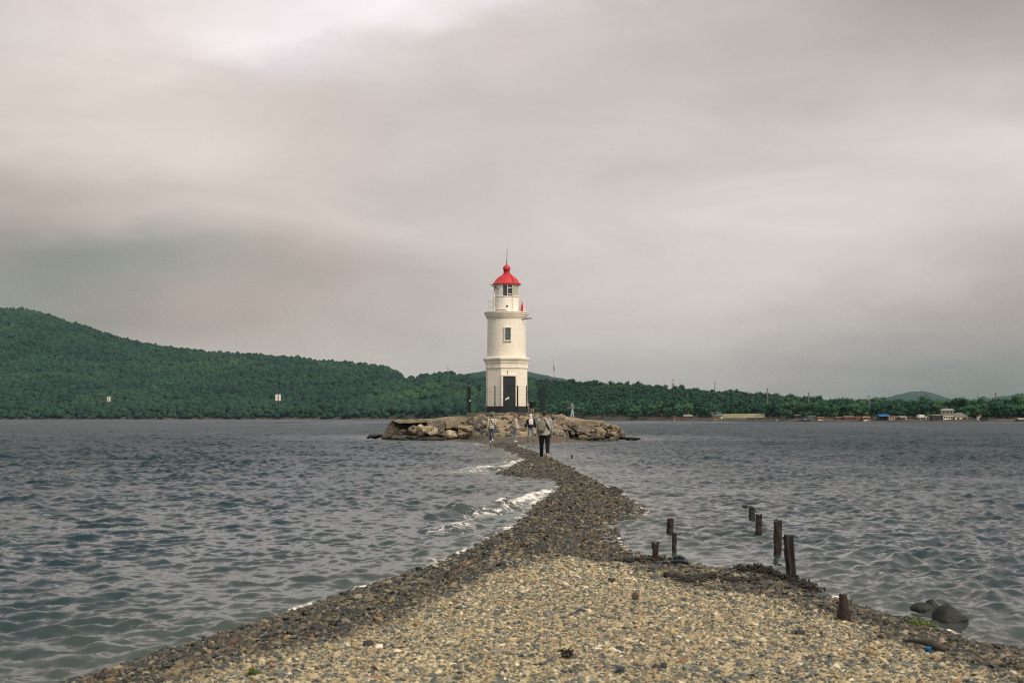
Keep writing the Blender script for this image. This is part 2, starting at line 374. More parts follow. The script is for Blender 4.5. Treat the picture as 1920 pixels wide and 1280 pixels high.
# ---- sea: a sheet of real waves, fine where it is near
def sea_material():
    m, nt, b = pbsdf('sea_water')
    foam = nn(nt, 'ShaderNodeAttribute', dict(attribute_name='foam')).outputs['Fac']
    shal = nn(nt, 'ShaderNodeAttribute', dict(attribute_name='shallow')).outputs['Fac']
    rgh = nn(nt, 'ShaderNodeAttribute', dict(attribute_name='ripple')).outputs['Fac']
    pos = nn(nt, 'ShaderNodeTexCoord').outputs['Object']
    base = mixc(nt, shal, (0.006, 0.023, 0.033, 1), (0.062, 0.074, 0.062, 1))
    fn = nn(nt, 'ShaderNodeTexNoise', Vector=pos, Scale=6.0, Detail=9.0, Roughness=0.70, Distortion=1.0)
    fn_ = nn(nt, 'ShaderNodeMapRange', Value=fn.outputs[0], From_Min=0.28, From_Max=0.72).outputs[0]
    fm = nn(nt, 'ShaderNodeMapRange', Value=math_n(nt, 'SUBTRACT', foam, fn_), From_Min=-0.02, From_Max=0.30).outputs[0]
    fm = math_n(nt, 'MULTIPLY', fm, math_n(nt, 'GREATER_THAN', foam, 0.02))
    nt.links.new(mixc(nt, fm, base, (0.80, 0.78, 0.74, 1)), b.inputs['Base Color'])
    b.inputs['IOR'].default_value = 1.333
    nt.links.new(math_n(nt, 'MULTIPLY_ADD', fm, 0.6, rgh), b.inputs['Roughness'])
    mp = nn(nt, 'ShaderNodeMapping', i0=pos, i3=(1.0, 0.75, 1.0), i2=(0, 0, R(20))).outputs[0]
    n1 = nn(nt, 'ShaderNodeTexNoise', Vector=mp, Scale=4.2, Detail=1.5, Roughness=0.5)
    n2 = nn(nt, 'ShaderNodeTexNoise', Vector=mp, Scale=1.1, Detail=2.0, Roughness=0.5)
    n3 = nn(nt, 'ShaderNodeTexNoise', Vector=mp, Scale=11.0, Detail=2.0, Roughness=0.5)
    h = math_n(nt, 'MULTIPLY_ADD', n2.outputs[0], 2.6, math_n(nt, 'MULTIPLY_ADD', n3.outputs[0], 0.30, n1.outputs[0]))
    bp = nn(nt, 'ShaderNodeBump', Height=h, Strength=nn(nt, 'ShaderNodeAttribute', dict(attribute_name='chop')).outputs['Fac'], Distance=0.034)
    nt.links.new(bp.outputs[0], b.inputs['Normal'])
    return m
th = np.concatenate([np.arange(-1.2, -0.42, 0.02), np.arange(-0.42, 0.42, 0.00125), np.arange(0.42, 1.21, 0.02)])
rr_ = [2.0]
while rr_[-1] < 2900: rr_.append(rr_[-1] + max(0.02, min(0.0027 * rr_[-1], (0.10 + 0.0016 * rr_[-1] if rr_[-1] < 420 else 0.77 + 0.012 * (rr_[-1] - 420)))))
rr_ = np.array(rr_)
TH, RR = np.meshgrid(th, rr_)
X = RR * np.sin(TH); Y = RR * np.cos(TH)
near = RR < 150
ds = np.full(X.shape, -60.0)
sx, sy = X[near], Y[near]
ds[near] = np.maximum(sdf(SPIT, sx, sy), sdf(ISLET, sx, sy))
spacing = np.gradient(rr_)[:, None] * np.ones_like(TH)
wr = np.random.default_rng(5)
NW = 134
lam = np.exp(wr.uniform(math.log(0.09), math.log(6.0), NW))
ang = wr.normal(0, 0.65, NW) + math.atan2(-0.80, 0.60)      # the wind blows from the far left
slope = 0.062 * (0.62 + 0.38 * np.exp(-((np.log(lam) - math.log(0.7)) / 0.9) ** 2)) * np.interp(lam, [0.09, 0.25, 0.5, 0.9, 1.6, 3.0, 6.0], [1.7, 1.5, 1.2, 0.70, 0.40, 0.24, 0.19])
gust = 1.0 + 0.35 * vnoise(X, Y, 0.05, 41, 3) + 0.45 * vnoise(X, Y, 0.33, 47, 2)
damp = 0.22 + 0.38 * sstep(0.0, 5.0, -ds) + 0.40 * sstep(3.0, 18.0, -ds)
Zw = np.zeros_like(X); DX = np.zeros_like(X); DY = np.zeros_like(X); lost = np.zeros_like(X)
for i in range(NW):
    kx, ky = math.cos(ang[i]), math.sin(ang[i]); k = 2 * math.pi / lam[i]; a = slope[i] / k
    keep = sstep(0.9, 2.0, lam[i] / spacing)
    dm = damp if lam[i] > 0.7 else 0.72 + 0.28 * damp
    ph = k * (kx * X + ky * Y) + wr.uniform(0, 6.28)
    amp = a * keep * gust * dm
    Zw += amp * np.cos(ph); s_ = -0.85 * amp * np.sin(ph); DX += kx * s_; DY += ky * s_
    lost += (slope[i] * (1 - keep)) ** 2 * 0.5
# small breakers rolling in along the left side of the spit
foam_lines = [  # photo points, half width in metres, crest height, strength
    ([(1026, 929), (1000, 937), (965, 947), (935, 955)], 0.17, 0.10, 1.0),
    ([(935, 955), (900, 962), (862, 966)], 0.16, 0.15, 0.45),
    ([(900, 985), (868, 992), (835, 999)], 0.16, 0.09, 0.62),
    ([(895, 1003), (860, 1003), (838, 997)], 0.13, 0.03, 0.5),
    ([(882, 886), (905, 883), (930, 884)], 0.30, 0.14, 0.95),
    ([(930, 884), (950, 875), (985, 863)], 0.22, 0.05, 0.9),
    ([(905, 874), (925, 872), (945, 870)], 0.30, 0.05, 0.62),
    ([(950, 853), (966, 853)], 0.20, 0.05, 0.8),
    ([(1047, 913), (1030, 926)], 0.10, 0.02, 0.6),
    ([(925, 1009), (886, 1025), (818, 1058), (740, 1084), (640, 1118), (560, 1143)], 0.10, 0.015, 0.50),
    ([(1133, 909), (1160, 924), (1180, 937)], 0.10, 0.0, 0.55),
    ([(1047, 912), (1021, 930), (994, 951), (974, 980), (930, 1008)], 0.10, 0.01, 0.66),
    ([(862, 966), (835, 972), (815, 975)], 0.14, 0.10, 0.35),
    ([(860, 893), (880, 887)], 0.3, 0.10, 0.6),
    ([(878, 890), (900, 878), (940, 876)], 0.7, 0.0, 0.70),
    ([(985, 943), (940, 960), (900, 972)], 0.35, 0.0, 0.68),
    ([(890, 988), (860, 996), (830, 1003)], 0.22, 0.0, 0.70),
    ([(1668, 1063), (1690, 1057), (1722, 1060)], 0.10, 0.075, 0.30),
    ([(1622, 1083), (1652, 1080)], 0.08, 0.05, 0.28),
    ([(1852, 1115), (1892, 1110)], 0.09, 0.06, 0.28),
    ([(893, 833), (920, 836)], 0.30, 0.03, 0.8),
    ([(775, 823), (830, 826)], 0.22, 0.0, 0.45),
    ([(1035, 859), (1060, 871)], 0.12, 0.0, 0.5),
]
foam = np.zeros_like(X)
foam_lines = [(p, w * 1.4, h, s * 0.76) for p, w, h, s in foam_lines]
fx = (np.abs(X) < 14) & (RR < 130) & (RR > 8)
wobx = 0.16 * vnoise(X[fx], Y[fx], 1.1, 61, 3); woby = 0.5 * vnoise(X[fx], Y[fx], 0.8, 67, 3)
for pts, w, hgt, stg in foam_lines:
    ln = [gp(*p) for p in pts]; dd = pl_dist(ln, X[fx] + wobx, Y[fx] + woby)
    foam[fx] = np.maximum(foam[fx], stg * np.exp(-(dd / w) ** 2))
    Zw[fx] += hgt * np.exp(-(dd / (w * 1.3)) ** 2)
edge = np.exp(-((-ds) / 0.11) ** 2) * (ds < 0.1) * (0.50 + 0.42 * vnoise(X, Y, 1.2, 71, 2)) * near
foam = np.maximum(foam, edge)
shal = np.where(near, np.exp(-np.maximum(-ds, 0) / 1.7), 0.0) * 0.85
ripple = np.clip(0.04 + np.sqrt(lost) * 1.3, 0.02, 0.42) * (0.35 + 0.65 * damp) * (1 + sstep(150, 600, RR) * 0.55 * vnoise(X * 6, Y * 0.5, 0.02, 83, 3))
V = np.stack([X + DX * damp, Y + DY * damp, Zw], -1).reshape(-1, 3)
# tie the low swash to the beach
sea = np_mesh('sea', V, grid_faces(*X.shape), sea_material(), True, {'foam': foam.ravel(), 'shallow': shal.ravel(), 'ripple': ripple.ravel(), 'chop': (0.42 + 0.58 * damp).ravel()})
tag(sea, 'choppy grey blue sea on both sides of the spit', 'sea', kind='structure')

# ---- far land
def itp(tab): 
    a = np.array(tab, float); return lambda p: np.interp(p, a[:, 0], a[:, 1])
SHORE = itp([(-900, 1600), (0, 1510), (500, 1450), (740, 1350), (860, 1200), (1000, 1050), (1150, 900), (1300, 780), (1450, 690), (1520, 640), (1700, 600), (1920, 575), (2600, 540)])
RIDGE = itp([(-900, 2700), (0, 2600), (300, 2500), (500, 2300), (700, 2000), (745, 1830), (765, 1750), (900, 1600), (1000, 1500), (1150, 1300), (1300, 1150), (1450, 1000), (1600, 900), (1920, 800), (2600, 780)])
SKYL = itp([(-900, 640), (-300, 575), (0, 573), (40, 575), (90, 584), (125, 597), (150, 603), (200, 621), (250, 635), (300, 644), (350, 650), (400, 655), (460, 658), (500, 661), (560, 665), (600, 672), (650, 675),
            (700, 678), (725, 682), (742, 690), (757, 702), (778, 702), (800, 699), (820, 695), (838, 693), (862, 700), (900, 704), (990, 704), (1030, 706), (1060, 707), (1100, 708), (1150, 711), (1200, 712), (1240, 716),
            (1290, 720), (1330, 724), (1370, 725), (1400, 727), (1450, 731), (1480, 733), (1520, 737), (1560, 740), (1600, 744), (1625, 739), (1640, 741), (1680, 741), (1700, 745), (1800, 746), (1850, 748), (1920, 746), (2600, 745)])
BANK = itp([(-900, 6), (700, 6), (900, 4), (1150, 2), (1300, 1.2), (2600, 1.0)])
TREEH = 9.0
def land(px, d):
    s, r = SHORE(px), RIDGE(px)
    t = (d - s) / (r - s)
    zr = EYE + (HOR - SKYL(px)) / F * r - TREEH
    bk = np.minimum(BANK(px), np.maximum(zr, 0.8))
    tt = np.clip(t, 0, 1)
    z = bk * sstep(-0.004, 0.03, t) + (zr - bk) * (0.75 * tt ** 1.15 + 0.25 * sstep(0, 1, tt))
    z = np.where(t > 1, zr * (1 - 0.25 * sstep(1, 1.3, t)), z)
    x = (px - 960) / F * d
    z = z + vnoise(x, d, 0.009, 55, 3) * np.clip(zr * 0.07, 0, 9) * sstep(0.02, 0.2, t) * (1 - 0.8 * sstep(0.75, 1.0, t))
    return np.where(t < -0.004, -1.0, z)
pxs = np.arange(-900, 2601, 10.0); ts = np.concatenate([np.linspace(-0.02, 0.06, 12), np.linspace(0.08, 1.3, 50)])
P, T = np.meshgrid(pxs, ts); DD = SHORE(P) + T * (RIDGE(P) - SHORE(P)); Z = land(P, DD)
def terrain_material():
    m, nt, b = pbsdf('shore_earth')
    pos = nn(nt, 'ShaderNodeTexCoord').outputs['Object']
    n = nn(nt, 'ShaderNodeTexNoise', Vector=pos, Scale=0.08, Detail=7.0, Roughness=0.7)
    z = nn(nt, 'ShaderNodeSeparateXYZ', i0=pos).outputs[2]
    rock = mixc(nt, nn(nt, 'ShaderNodeMapRange', Value=n.outputs[0], From_Min=0.35, From_Max=0.65).outputs[0], (0.030, 0.026, 0.022, 1), (0.085, 0.062, 0.048, 1))
    c = mixc(nt, nn(nt, 'ShaderNodeMapRange', Value=z, From_Min=2.5, From_Max=6.0).outputs[0], rock, (0.025, 0.05, 0.025, 1))
    nt.links.new(c, b.inputs['Base Color']); b.inputs['Roughness'].default_value = 0.9
    return m
o = np_mesh('hillside_terrain', np.stack([(P - 960) / F * DD, DD, Z], -1).reshape(-1, 3), grid_faces(*P.shape), terrain_material(), True)
tag(o, 'long far shore rising to a hill on the left', 'hill', kind='structure')

def leaf_material(name, dark, light, tint_attr=None, scale=0.25):
    m, nt, b = pbsdf(name)
    pos = nn(nt, 'ShaderNodeTexCoord').outputs['Object']
    n = nn(nt, 'ShaderNodeTexNoise', Vector=pos, Scale=scale, Detail=4.0, Roughness=0.6)
    f = nn(nt, 'ShaderNodeMapRange', Value=n.outputs[0], From_Min=0.35, From_Max=0.66).outputs[0]
    if tint_attr:
        t = nn(nt, 'ShaderNodeAttribute', dict(attribute_name=tint_attr)).outputs['Fac']
        f = math_n(nt, 'ADD', math_n(nt, 'MULTIPLY', f, 0.45), math_n(nt, 'MULTIPLY', t, 0.65), clamp=True)
    c = mixc(nt, f, (*dark, 1), (*light, 1))
    if tint_attr:      # lighter, yellower stands of young trees
        yn = nn(nt, 'ShaderNodeTexNoise', Vector=nn(nt, 'ShaderNodeMapping', i0=pos, i3=(0.7, 0.45, 1.0)).outputs[0], Scale=0.010, Detail=4.0, Roughness=0.6)
        yf = math_n(nt, 'MULTIPLY', nn(nt, 'ShaderNodeMapRange', Value=yn.outputs[0], From_Min=0.50, From_Max=0.68).outputs[0], math_n(nt, 'MULTIPLY_ADD', f, 0.75, 0.15))
        c = mixc(nt, yf, c, (0.040, 0.086, 0.034, 1))
    nt.links.new(c, b.inputs['Base Color'])
    b.inputs['Roughness'].default_value = 0.8; b.inputs['Specular IOR Level'].default_value = 0.2
    return m
M_wood = leaf_material('woodland_leaves', (0.002, 0.014, 0.016), (0.020, 0.064, 0.038), 'tint')
M_far = leaf_material('distant_woodland', (0.008, 0.030, 0.030), (0.018, 0.050, 0.040), None, 0.02)

# the hills far behind
def far_hill(label, tab, d, depth):
    px = np.arange(tab[0][0], tab[-1][0] + 1, 4.0); f = itp(tab); u = np.linspace(-1, 1, 17)
    P, U = np.meshgrid(px, u); Dp = d + U * depth
    top = (HOR - f(P)) / F * d
    Z = EYE + top * (1 - U * U) + vnoise(P, U * 40, 0.15, 4, 3) * 2.2 * (1 - U * U) - 3
    o = np_mesh('hill', np.stack([(P - 960) / F * d * (1 + U * depth / d * 0.5), Dp, Z], -1).reshape(-1, 3), grid_faces(*P.shape), M_far, True)
    tag(o, label, 'hill', kind='structure')
far_hill('blue wooded hill rising behind the lighthouse', [(820, 783), (850, 704), (870, 699), (890, 696), (920, 692), (950, 690), (990, 694), (1012, 699), (1040, 705), (1080, 712), (1120, 783)], 3600, 420)
far_hill('pale blue pointed hill on the right horizon', [(1600, 783), (1650, 746), (1680, 739), (1700, 734), (1728, 731), (1742, 734), (1760, 740), (1775, 745), (1810, 783)], 5200, 420)
far_hill('low blue hill at the right edge of the horizon', [(1780, 783), (1820, 748), (1850, 745), (1880, 741), (1920, 735), (1990, 728), (2080, 783)], 4700, 420)

# ---- the woods
def ico(sub):
    bm = bmesh.new(); bmesh.ops.create_icosphere(bm, subdivisions=sub, radius=1.0)
    v = np.array([x.co[:] for x in bm.verts]); f = np.array([[q.index for q in p.verts] for p in bm.faces]); bm.free(); return v, f
IV2, IF2 = ico(2); IV1, IF1 = ico(1); IV3, IF3 = ico(3)
def bumpy(v, seed, amt, fr):
    return np.array([p * (1 + amt * mnoise.noise(Vector(p) * fr + Vector((seed * 7.3, seed * 1.7, 0)))) for p in v])
def crown_leaves(seed, nl, nq, qs):
    """a crown: lobes carrying many leaf-sized quads; unit is metres, about 9 m tall above z 0"""
    r = np.random.default_rng(seed)
    lobes = []
    for i in range(nl):
        a = r.uniform(0, 6.28); q = r.uniform(0.2, 1.0)
        z = r.uniform(1.7, 7.2); wid = 3.1 * math.sqrt(max(0.1, 1 - ((z - 4.4) / 4.2) ** 2))
        lobes.append((np.array([math.cos(a) * wid * q, math.sin(a) * wid * q, z]), r.uniform(1.3, 2.1)))
    V, Fc = [], []
    for i, (c, s) in enumerate(lobes):                      # dense inner twigs and leaves
        v = bumpy(IV1, seed + i, 0.5, 1.6) * s * 0.80 * np.array([1, 1, 0.8]) + c
        b = sum(len(x) for x in V); V.append(v); Fc += [list(x + b) + [x[2] + b] for x in IF1] if False else []
        tri = IF1 + b; Fc += [[t[0], t[1], t[2]] for t in tri]
    b = sum(len(x) for x in V)
    for k in range(nq):
        c, s = lobes[r.integers(nl)]
        d = r.normal(size=3); d /= np.linalg.norm(d); d[2] = d[2] * 0.9 + 0.15
        p = c + d * s * r.uniform(0.78, 1.12) * np.array([1, 1, 0.85])
        nrm = d + r.normal(size=3) * 0.38; nrm /= np.linalg.norm(nrm)
        t = np.cross(nrm, r.normal(size=3)); t /= np.linalg.norm(t); u = np.cross(nrm, t); z = qs * r.uniform(0.6, 1.3)
        V.append(np.array([p - t * z, p + u * z * 0.7, p + t * z, p - u * z * 0.7]))
        Fc += [[b, b + 1, b + 2], [b, b + 2, b + 3]]; b += 4
    return np.concatenate(V), np.array(Fc)
PROT_HI = [crown_leaves(100 + i, 9 + i % 4, 520, 0.36) for i in range(6)]
PROT_MID = [crown_leaves(200 + i, 8, 110, 0.6) for i in range(6)]
PROT_LO = []
for i in range(8):
    v = bumpy(bumpy(IV2, i, 0.45, 1.5), i + 40, 0.28, 4.0) * np.array([4.3, 4.3, 3.5]) + np.array([0, 0, 4.6])
    PROT_LO.append((v, IF2))

# gaps in the wood: the pale meadow bank and the huts
def clear(px, d):
    s = SHORE(px)
    if 1345 < px < 1440 and d < s + 55: return True
    if 1758 < px < 1816 and d < s + 26: return True
    if px > 1200 and d < s + 9 + 5 * (px > 1480): return True
    return False
cells = []
def scatter(px0, px1, sp, dens_rng):
    dmin = min(SHORE(np.array([px0, px1]))); dmax = max(RIDGE(np.array([px0, px1])))
    out = []; d = dmin
    while d < dmax + 40:
        step = sp / d * F; p = px0 + dens_rng.uniform(0, step)
        while p < px1:
            pj = p + dens_rng.uniform(-0.42, 0.42) * step; dj = d + dens_rng.uniform(-0.42, 0.42) * sp
            s, r_ = SHORE(pj), RIDGE(pj)
            if s + 2 < dj < r_ + 30 and not clear(pj, dj): out.append((pj, dj))
            p += step
        d += sp * 0.9
    return out
wr = np.random.default_rng(3)
left_pts = scatter(-260, 1000, 5.3, wr)
right_pts = scatter(1000, 2200, 7.0, wr)
front = sorted([p for p in right_pts if 1000 < p[0] < 1945], key=lambda p: (p[1] - SHORE(p[0])) + 0.02 * p[1])[:230]
fs_ = set(front); rest = [p for p in right_pts if p not in fs_]
def merge(points, protos, hmul, seed):
    r = np.random.default_rng(seed); V, Fc, T = [], [], []; b = 0
    pa = np.array(points); zz = land(pa[:, 0], pa[:, 1]); xx = (pa[:, 0] - 960) / F * pa[:, 1]
    tn = vnoise(xx, pa[:, 1], 0.012, 91, 3)
    for i in range(len(pa)):
        v, f = protos[r.integers(len(protos))]
        a = r.uniform(0, 6.28); ca, sa = math.cos(a), math.sin(a); s = min(1.7 if protos is PROT_LO else 1.15, 0.92 * math.exp(r.normal(0, 0.28 if protos is PROT_LO else 0.16))) * hmul; sz = s * r.uniform(0.8, 1.2)
        w = np.stack([(v[:, 0] * ca - v[:, 1] * sa) * s + xx[i], (v[:, 0] * sa + v[:, 1] * ca) * s + pa[i, 1], v[:, 2] * sz + zz[i] - 1.0], -1)
        V.append(w); Fc.append(f + b); b += len(v); T.append(np.full(len(v), np.clip((0.36 if protos is PROT_LO else 0.58) + 0.62 * tn[i] + r.normal(0, 0.24), 0, 1)))
    return np.concatenate(V), np.concatenate(Fc), np.concatenate(T)
v, f, t = merge(left_pts, PROT_LO, 0.68, 5)
o = np_mesh('woodland', v, f, M_wood, True, {'tint': t})
tag(o, 'dense green wood covering the long hillside left of the lighthouse', 'wood', kind='stuff')
v, f, t = merge(rest, PROT_MID, 0.86, 6)
o = np_mesh('woodland', v, f, M_wood, False, {'tint': t})
tag(o, 'dense green wood on the low ridge right of the lighthouse', 'wood', kind='stuff')
# the nearest rows of trees, each a tree of its own
M_leafs = [leaf_material('leaves_dark', (0.007, 0.034, 0.026), (0.026, 0.076, 0.044), None, 0.5), leaf_material('leaves_mid', (0.012, 0.050, 0.032), (0.040, 0.108, 0.052), None, 0.5),
           leaf_material('leaves_pale', (0.022, 0.072, 0.040), (0.062, 0.138, 0.060), None, 0.5)]
M_bark = mat('bark', (0.07, 0.055, 0.04), (0.04, 0.03, 0.025), scale=3, rough=0.9)
KINDS = ['dark green', 'mid green', 'pale green']
tree_protos = []
for k in range(3):
    for j in range(2):
        root = bpy.data.objects.new('broadleaf_tree', None)
        v, f = PROT_HI[k * 2 + j]
        cr = np_mesh('crown', v, f, M_leafs[k], False); cr.parent = root
        mb = MB(); mb.tube([(0, 0, -1.2), (0.05, 0, 1.5), (0.0, 0.1, 4.0), (0.1, 0, 6.2)], [0.28, 0.2, 0.14, 0.05], 7)
        for q in range(5):
            a = q * 1.26 + k; mb.tube([(0, 0, 2.2 + 0.4 * q), (math.cos(a) * 1.1, math.sin(a) * 1.1, 3.6 + 0.5 * q)], [0.09, 0.03], 5)
        tr = mb.build('trunk', M_bark); tr.parent = root
        tree_protos.append((root, cr, tr))
used = set()
for i, (px, d) in enumerate(front):
    j = wr.integers(6); root, cr, tr = tree_protos[j]
    if j in used: r = root.copy(); c2 = cr.copy(); t2 = tr.copy(); C.objects.link(r); C.objects.link(c2); C.objects.link(t2); c2.parent = r; t2.parent = r
    else: r = root; C.objects.link(r); used.add(j)
    x = (px - 960) / F * d; s = wr.uniform(0.75, 1.2) * (0.8 if d < SHORE(px) + 30 else 1.0)
    r.location = (x, d, float(land(np.array([px]), np.array([d]))[0])); r.scale = (s, s, s * wr.uniform(0.85, 1.15)); r.rotation_euler = (0, 0, wr.uniform(0, 6.28))
    k = j // 2
    where = 'along the far shore behind the huts' if px > 1480 else ('along the far shore right of the islet' )
    tag(r, f'{KINDS[k]} broadleaf tree in the front rows {where}', 'tree', f'{KINDS[k]} trees {where}')

# ---- pebbles: real stones over the near beach (nobody could count them)
def stone_protos(n, base_v, base_f, seed):
    out = []; r = np.random.default_rng(seed)
    for i in range(n):
        v = base_v * (1 + r.normal(0, 0.10, (len(base_v), 1)))
        for _ in range(3):                                 # split faces
            d = r.normal(size=3); d /= np.linalg.norm(d); h = r.uniform(0.45, 0.8)
            p = v @ d; v = v - np.where(p > h, p - h, 0)[:, None] * d
        out.append(v * np.array([1.0, r.uniform(0.6, 0.95), r.uniform(0.35, 0.65)]))
    return out
SP = stone_protos(16, IV1, IF1, 77)
def pebbles(n, y0, y1, smin, smed, smax, r, dens_pow=1.0):
    y = y0 * (y1 / y0) ** (r.random(n) ** dens_pow); x = r.uniform(-5.2, 6.2, n) 
    z, d = spit_z(x, y); ok = (d > -0.06) & (np.abs(x) < y * 0.43 + 0.6); x, y, z, d = x[ok], y[ok], z[ok], d[ok]
    s = np.clip(smed * np.exp(r.normal(0, 0.50, len(x))), smin, smax)
    w = np.clip(wetness(x, y) + 0.0, 0, 1)
    s = s * (1 + 0.35 * w)
    pal = np.array([(0.37, 0.30, 0.175), (0.44, 0.38, 0.26), (0.26, 0.22, 0.145), (0.115, 0.122, 0.105), (0.08, 0.095, 0.092), (0.05, 0.065, 0.072), (0.17, 0.175, 0.15), (0.27, 0.155, 0.09), (0.60, 0.54, 0.42), (0.055, 0.062, 0.065)])
    pd = np.array([.24, .14, .12, .11, .12, .09, .09, .03, .03, .03]); pw = np.array([.11, .09, .06, .13, .16, .18, .10, .05, .04, .08])
    pick = np.where(r.random(len(x)) < w, r.choice(10, len(x), p=pw / pw.sum()), r.choice(10, len(x), p=pd / pd.sum()))
    col = pal[pick] * (1 + r.normal(0, 0.16, (len(x), 1))) * (1 - w[:, None] * (1 - np.array([0.36, 0.34, 0.30])))
    V = np.zeros((len(x), 12, 3)); which = r.integers(0, 16, len(x)); a = r.uniform(0, 6.28, len(x)); tx = r.normal(0, 0.30, len(x)); ty = r.normal(0, 0.30, len(x))
    for k in range(16):
        q = which == k; v = SP[k][None] * s[q][:, None, None]
        vz = v[..., 2] + v[..., 0] * tx[q][:, None] + v[..., 1] * ty[q][:, None]
        ca, sa = np.cos(a[q])[:, None], np.sin(a[q])[:, None]
        V[q] = np.stack([v[..., 0] * ca - v[..., 1] * sa + x[q][:, None], v[..., 0] * sa + v[..., 1] * ca + y[q][:, None], vz + (z[q] + s[q] * (0.12 * w[q] - 0.02))[:, None]], -1)
    Fc = (IF1[None] + (np.arange(len(x)) * 12)[:, None, None]).reshape(-1, 3)
    return V.reshape(-1, 3), Fc, np.repeat(np.clip(col, 0.01, 0.8), 12, 0), np.repeat(w, 12)
pr = np.random.default_rng(19)
parts_ = [pebbles(330000, 6.2, 15, 0.004, 0.0095, 0.040, pr), pebbles(130000, 13, 30, 0.006, 0.0125, 0.05, pr), pebbles(120000, 27, 86, 0.008, 0.0145, 0.06, pr)]
V, Fc, Cl, Wt = [], [], [], []; b = 0
for v, f, c, w in parts_: V.append(v); Fc.append(f + b); Cl.append(c); Wt.append(w); b += len(v)
Cl = np.concatenate(Cl)
m, nt, bs = pbsdf('pebble_stone')
nt.links.new(nn(nt, 'ShaderNodeAttribute', dict(attribute_name='stone_colour')).outputs['Color'], bs.inputs['Base Color'])
nt.links.new(nn(nt, 'ShaderNodeMapRange', Value=nn(nt, 'ShaderNodeAttribute', dict(attribute_name='wet')).outputs['Fac'], To_Min=0.8, To_Max=0.42).outputs[0], bs.inputs['Roughness'])
bs.inputs['Specular IOR Level'].default_value = 0.4
o = np_mesh('pebbles', np.concatenate(V), np.concatenate(Fc), m, False, {'stone_colour': np.concatenate([Cl, np.ones((len(Cl), 1))], 1), 'wet': np.concatenate(Wt)})
tag(o, 'loose tan and dark grey pebbles covering the spit', 'pebbles', kind='stuff')

# ================================================================== LIGHTHOUSE
LD = 115.0; LK = LD / F; AX, AY = (950 - 960) * LK, LD
lz = lambda py: EYE + (HOR - py) * LK
def paint_brick(name, c1, c2, course=0.10, length=0.30, bump=0.25):
    m, nt, b = pbsdf(name)
    uv = nn(nt, 'ShaderNodeTexCoord')
    br = nn(nt, 'ShaderNodeTexBrick', Vector=uv.outputs['UV'], Color1=(*c1, 1), Color2=(*[x * 0.95 for x in c1], 1), Mortar=(*[x * 0.91 for x in c1], 1), Scale=1.0, Mortar_Size=0.010, Mortar_Smooth=0.4, Brick_Width=length, Row_Height=course)
    n = nn(nt, 'ShaderNodeTexNoise', Vector=nn(nt, 'ShaderNodeMapping', i0=uv.outputs['Object'], i3=(1.4, 1.4, 0.45)).outputs[0], Scale=1.6, Detail=8.0, Roughness=0.7)
    f = nn(nt, 'ShaderNodeMapRange', Value=n.outputs[0], From_Min=0.50, From_Max=0.74, To_Max=0.6).outputs[0]
    n3 = nn(nt, 'ShaderNodeTexNoise', Vector=uv.outputs['Object'], Scale=5.0, Detail=6.0, Roughness=0.75)
    f3 = nn(nt, 'ShaderNodeMapRange', Value=n3.outputs[0], From_Min=0.66, From_Max=0.72, To_Max=0.55).outputs[0]
    c = mixc(nt, f, br.outputs[0], (*c2, 1)); c = mixc(nt, f3, c, (0.42, 0.38, 0.31, 1))
    ns = nn(nt, 'ShaderNodeTexNoise', Vector=nn(nt, 'ShaderNodeMapping', i0=uv.outputs['Object'], i3=(5.0, 5.0, 0.28)).outputs[0], Scale=1.0, Detail=6.0, Roughness=0.65)
    fs = nn(nt, 'ShaderNodeMapRange', Value=ns.outputs[0], From_Min=0.56, From_Max=0.76, To_Max=0.55).outputs[0]
    c = mixc(nt, fs, c, (0.50, 0.42, 0.31, 1))
    nt.links.new(c, b.inputs['Base Color']); b.inputs['Roughness'].default_value = 0.75
    bp = nn(nt, 'ShaderNodeBump', dict(invert=True), Height=br.outputs['Fac'], Strength=bump, Distance=0.02)
    nt.links.new(bp.outputs[0], b.inputs['Normal'])
    return m
M_white = paint_brick('white_painted_brick', (0.80, 0.76, 0.68), (0.66, 0.61, 0.52))
M_trim = mat('white_render', (0.80, 0.76, 0.68), (0.66, 0.61, 0.53), scale=1.5, rough=0.75, bump=0.2)
M_lant = mat('lantern_white', (0.80, 0.77, 0.72), (0.72, 0.60, 0.52), scale=2.2, rough=0.6, lo=0.5, hi=0.8)
M_rail = mat('rail_white', (0.80, 0.78, 0.74), (0.62, 0.55, 0.48), scale=6, rough=0.5)
M_black = mat('black_tar', (0.018, 0.018, 0.020), (0.035, 0.034, 0.034), scale=2, rough=0.6)
M_door = mat('dark_blue_door', (0.014, 0.020, 0.026), (0.022, 0.030, 0.036), scale=2, rough=0.45)
M_red = mat('red_roof_paint', (0.60, 0.032, 0.042), (0.40, 0.030, 0.034), scale=2.5, rough=0.5, spec=0.4)
M_darkred = mat('dark_red_metal', (0.20, 0.02, 0.02), (0.12, 0.015, 0.015), scale=3, rough=0.5)
M_glassd = mat('dark_glass', (0.055, 0.045, 0.058), (0.04, 0.035, 0.05), scale=1, rough=0.08, spec=0.6)
M_glassg = mat('sky_lit_green_glass', (0.40, 0.42, 0.34), (0.34, 0.38, 0.31), scale=1, rough=0.12, spec=0.6)  # green pane, opaque: sky light shining through it is put into the pale colour
M_glassb = mat('blue_grey_glass', (0.10, 0.14, 0.15), (0.08, 0.11, 0.12), scale=2, rough=0.15, spec=0.5)
M_steel = mat('dark_metal', (0.035, 0.037, 0.040), (0.06, 0.06, 0.06), scale=5, rough=0.45, metal=0.3)
M_conc = mat('old_concrete', (0.30, 0.25, 0.18), (0.17, 0.145, 0.11), scale=1.1, rough=0.9, bump=0.5, bscale=7)
